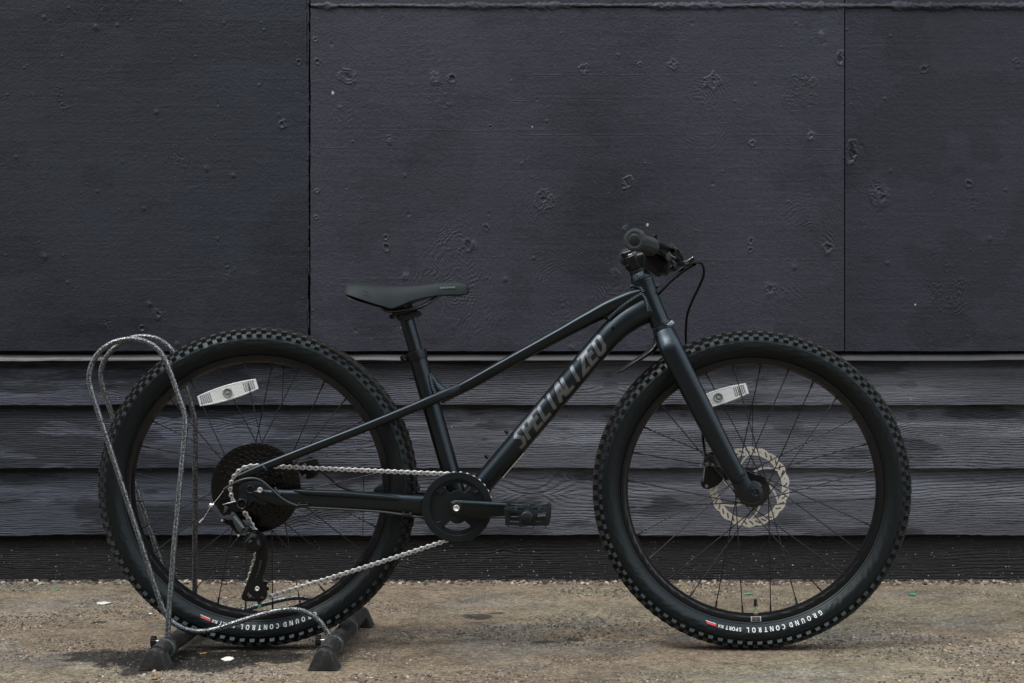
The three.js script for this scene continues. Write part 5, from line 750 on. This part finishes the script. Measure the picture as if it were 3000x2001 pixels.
// ---------------------------------------------------------------- the stand
{
  const st = grp('bike_stand'); tag(st, 'speckled black and silver floor stand of bent tube holding the rear wheel', 'bike stand');
  const ham = tex(512, 512, (i, j, c) => { const a = fbm(i / 4.2, j / 4.2, 3, 300), b = noise(i / 2.4, j / 2.4, 303); const s = sstep(0.50, 0.66, 0.55 * a + 0.45 * b), f = hash(i >> 1, j >> 1, 305); c[0] = lerp(0.014, 0.34 + 0.2 * f, s); c[1] = lerp(0.016, 0.36 + 0.2 * f, s); c[2] = lerp(0.018, 0.37 + 0.2 * f, s); }, true);
  const hamB = tex(256, 256, (i, j, c) => { c[0] = c[1] = c[2] = fbm(i / 3, j / 3, 2, 309); });
  const rep = (t) => { t.repeat.set(13, 0.36); return t; };
  const hm = mat(1, 1, 1, 0.34, 0.8, { map: rep(ham), bumpMap: rep(hamB), bumpScale: 0.0006 });
  const foot = (x, name) => { const f = grp(name, st); const y = 0.0265, cap = (z0, z1) => { const sh = new THREE.Shape(), pts = [[-0.0278, 0], [0.0278, 0]]; for (let q = 0; q <= 10; q++) { const t = 0.35 + q / 10 * (Math.PI - 0.7); pts.push([0.0172 * Math.cos(t), 0.0225 + 0.0165 * Math.sin(t)]); } sh.setFromPoints(pts.map(([a, b]) => new THREE.Vector2(a, b))); const g = new THREE.ExtrudeGeometry(sh, { depth: z1 - z0 - 0.004, bevelEnabled: true, bevelThickness: 0.002, bevelSize: 0.002, bevelOffset: -0.002, bevelSegments: 3 }); g.translate(x, 0.0005, z0 + 0.002); return toCreasedNormals(g, 0.6); };
    obj('foot_tube', cyl(V3(x, y, -0.022), 0.0165, 0.42, 32), M.footTube = M.footTube || mat(0.03, 0.028, 0.029, 0.6, 0, { map: dustMap }), f);
    obj('rubber_tip', cap(0.168, 0.208), M.tip = M.tip || mat(0.02, 0.02, 0.02, 0.8, 0, { map: dustMap }), f); obj('rubber_tip', cap(-0.253, -0.213), M.tip, f);
    return f; };
  const dustMap = tex(256, 256, (i, j, c) => { const d = sstep(0.42, 0.72, fbm(i / 40, j / 40, 5, 320)), e = hash(i, j, 321); c[0] = lerp(0.006, 0.034, d * (0.5 + 0.5 * e)); c[1] = lerp(0.0058, 0.027, d * (0.5 + 0.5 * e)); c[2] = lerp(0.006, 0.022, d * (0.5 + 0.5 * e)); }, true); dustMap.repeat.set(3, 3);
  M.footTube = mat(1, 1, 1, 0.6, 0, { map: dustMap }); { const t = dustMap.clone(); t.repeat.set(14, 14); t.needsUpdate = true; M.tip = mat(1, 1, 1, 0.8, 0, { map: t }); }
  foot(-0.808, 'foot'); foot(-0.4995, 'foot');
  // bent tube: straight runs between the bends, the bends rounded
  const bent = (pts) => { const cp = new THREE.CurvePath(), w = W2(pts); for (let i = 0; i < w.length - 1; i++) cp.add(new THREE.LineCurve3(w[i], w[i + 1])); let q = cp.getSpacedPoints(420); for (let k = 0; k < 26; k++) q = q.map((p, i) => i && i < q.length - 1 ? p.clone().multiplyScalar(0.5).addScaledVector(q[i - 1], 0.25).addScaledVector(q[i + 1], 0.25) : p); return new THREE.TubeGeometry(new THREE.CatmullRomCurve3(q), 460, 0.0052, 16, false); };
  obj('tube_loop', bent([[490, 1866, 0.126], [510, 1600, 0.108], [546, 1224, 0.074], [483, 1045, 0.062], [452, 1010, 0.060], [408, 992, 0.060], [352, 994, 0.061], [308, 1013, 0.063], [278, 1044, 0.065], [262, 1082, 0.067], [258, 1116, 0.068], [478, 1789, 0.097], [492, 1815, 0.098], [512, 1830, 0.099], [540, 1844, 0.099], [575, 1852, 0.099], [620, 1848, 0.098], [670, 1831, 0.096], [735, 1809, 0.094], [798, 1792, 0.092], [852, 1783, 0.091], [891, 1788, 0.091], [925, 1806, 0.092], [949, 1832, 0.093], [962, 1858, 0.094]]), hm, st);
  obj('tube_loop', bent([[570.5, 1770, -0.118], [572, 1222, -0.074], [511, 1029, -0.062], [467, 991, -0.061], [411, 983, -0.061], [376, 991, -0.062], [336, 1017, -0.063], [312, 1040, -0.064], [296, 1074, -0.066], [293, 1110, -0.068], [486, 1690, -0.094], [520, 1760, -0.096], [560, 1795, -0.097], [620, 1808, -0.096], [680, 1798, -0.094], [727, 1784, -0.092], [766, 1771, -0.090], [812, 1760, -0.088], [855, 1750, -0.086], [892, 1749, -0.084], [924, 1757, -0.082], [967, 1784, -0.080], [1005, 1818, -0.078], [1014, 1838, -0.078]]), hm, st);
  const band = (x, z) => obj('clamp_ring', toCreasedNormals(lathe([[0.0168, z - 0.007], [0.0190, z - 0.0065], [0.0194, z], [0.0190, z + 0.0065], [0.0168, z + 0.007]], 40), 0.5).translate(x, 0.0265, 0), hm, st);
  band(-0.808, 0.128); band(-0.4995, 0.094); band(-0.808, -0.118); band(-0.4995, -0.078);
  const knob = (x, y, z, dir) => { const g = [], n = 14; g.push(new THREE.CylinderGeometry(0.0088, 0.0088, 0.008, 24).rotateZ(Math.PI / 2)); for (let i = 0; i < n; i++) { const a = i / n * Math.PI * 2; g.push(rbox(0.0085, 0.0022, 0.0022, 0.0005, 1).translate(0, 0.0092 * Math.cos(a), 0.0092 * Math.sin(a))); } g.forEach((q) => q.translate(x, y, z)); const k = obj('clamp_knob', g, M.plastic, st); obj('knob_bolt', cyl(V3(x + dir * 0.010, y, z), 0.0030, 0.016, 12, 'x'), M.steel, k); };
  { const a = P(450, 1879, 0.128), b = P(932, 1876, 0.094); knob(a.x, a.y, 0.128, 1); knob(b.x, b.y, 0.094, 1); }
}

// ---------------------------------------------------------------- small things lying on the ground
function onGround(px, py) { const [x, z] = groundAt(px, py); return [x, z]; }
function chip(name, px, py, w, d, h, m, seed, label, cat, turn = 0, n = 16) {
  const R = rng(seed), sh = new THREE.Shape(); for (let i = 0; i < n; i++) { const a = i / n * Math.PI * 2, r = 0.72 + 0.4 * R(); const p = [w / 2 * r * Math.cos(a), d / 2 * r * Math.sin(a)]; i ? sh.lineTo(...p) : sh.moveTo(...p); }
  const g = new THREE.ExtrudeGeometry(sh, { depth: h, bevelEnabled: true, bevelThickness: h * 0.3, bevelSize: 0.0004, bevelSegments: 1 }); g.rotateX(-Math.PI / 2); const p = g.attributes.position; for (let i = 0; i < p.count; i++) p.setY(i, p.getY(i) + 0.10 * Math.abs(p.getX(i)) * (0.5 + 0.5 * Math.sin(p.getZ(i) * 300)));
  g.computeVertexNormals(); const o = obj(name, g, m); const [x, z] = onGround(px, py); o.position.set(x, 0.0016, z); o.rotation.y = turn; return tag(o, label, cat);
}
M.flake = mat(0.62, 0.58, 0.53, 0.8); M.flake2 = mat(0.50, 0.48, 0.44, 0.8); M.twig = mat(0.42, 0.22, 0.05, 0.7); M.leaf = mat(0.20, 0.10, 0.04, 0.8);
chip('paint_flake', 667, 1934, 0.0240, 0.036, 0.0012, M.flake, 3, 'large whitish paint flake on the dark wet patch between the feet of the stand', 'paint flake');
chip('paint_flake', 304, 1770, 0.030, 0.034, 0.0012, M.flake2, 4, 'pale flake lying left of the stand near the wall', 'paint flake');
chip('paint_flake', 441, 1801, 0.007, 0.012, 0.0012, M.flake, 8, 'tiny white flake between the left arm of the stand and the pale flake', 'paint flake');
chip('plastic_shard', 2189, 1743, 0.017, 0.014, 0.0016, M.green, 5, 'green plastic shard seen through the spokes above the valve of the front wheel', 'plastic shard', -0.5, 7);
chip('plastic_shard', 2673, 1744, 0.014, 0.020, 0.0014, M.green, 6, 'green plastic shard on the ground right of the front wheel', 'plastic shard', 0.2, 7);
chip('plastic_shard', 168, 1729, 0.008, 0.018, 0.0014, M.green, 16, 'tiny green plastic shard close to the wall at the far left', 'plastic shard', 0.2, 7);
chip('straw', 596, 1917, 0.0150, 0.0042, 0.0010, M.twig, 9, 'short orange piece of straw on the wet patch beside the whitish flake', 'straw', 0.5, 8);
chip('dry_leaf', 452, 1990, 0.010, 0.020, 0.0012, M.leaf, 10, 'small brown leaf scrap at the bottom edge below the left foot of the stand', 'leaf', 0.3);
{ // grit on the asphalt and drifted against the boards
  const R = rng(91), geo = new THREE.IcosahedronGeometry(1, 1), p = geo.attributes.position; for (let i = 0; i < p.count; i++) { const k = 0.8 + 0.35 * hash(Math.round(p.getX(i) * 50), Math.round(p.getY(i) * 50), Math.round(p.getZ(i) * 50)); p.setXYZ(i, p.getX(i) * k, p.getY(i) * k, p.getZ(i) * k); } geo.computeVertexNormals();
  const n = 46000, im = new THREE.InstancedMesh(geo, mat(1, 1, 1, 0.85), n), q = new THREE.Object3D(), c = new THREE.Color();
  for (let i = 0; i < n; i++) { const wallside = i < 2600, x = lerp(-1.75, 1.35, R()), z = wallside ? WZ + 0.018 + 0.05 * Math.pow(R(), 2.6) : lerp(-0.82, 0.52, R()); let s = wallside ? 0.0011 + 0.0046 * Math.pow(R(), 3) : 0.0008 + 0.0014 * Math.pow(R(), 4);
    if (!wallside) s *= 0.35 + 1.1 * sstep(0.34, 0.62, fbm(x * 4, z * 6, 3, 330)); q.position.set(x, s * 0.35, z); q.scale.set(s * (0.8 + 0.9 * R()), s * 0.75, s * (0.8 + 0.6 * R())); q.rotation.set(R() * 0.4, R() * 6, R() * 0.4); q.updateMatrix(); im.setMatrixAt(i, q.matrix);
    const wk = lerp(1, 0.22, wet(x, z)), k = R(), v = wk * (wallside ? 0.03 + 0.34 * Math.pow(R(), 2.8) : 0.03 + 0.34 * R() * R()); c.setRGB(v * 1.08, v * (k > 0.6 ? 0.80 : 0.90), v * (k > 0.6 ? 0.54 : 0.74)); im.setColorAt(i, c); }
  im.name = 'gravel'; shadows(im); scene.add(im); tag(im, 'fine grit and gravel scattered on the asphalt and along the foot of the wall', null, null, 'stuff'); }

renderer.render(scene, camera);
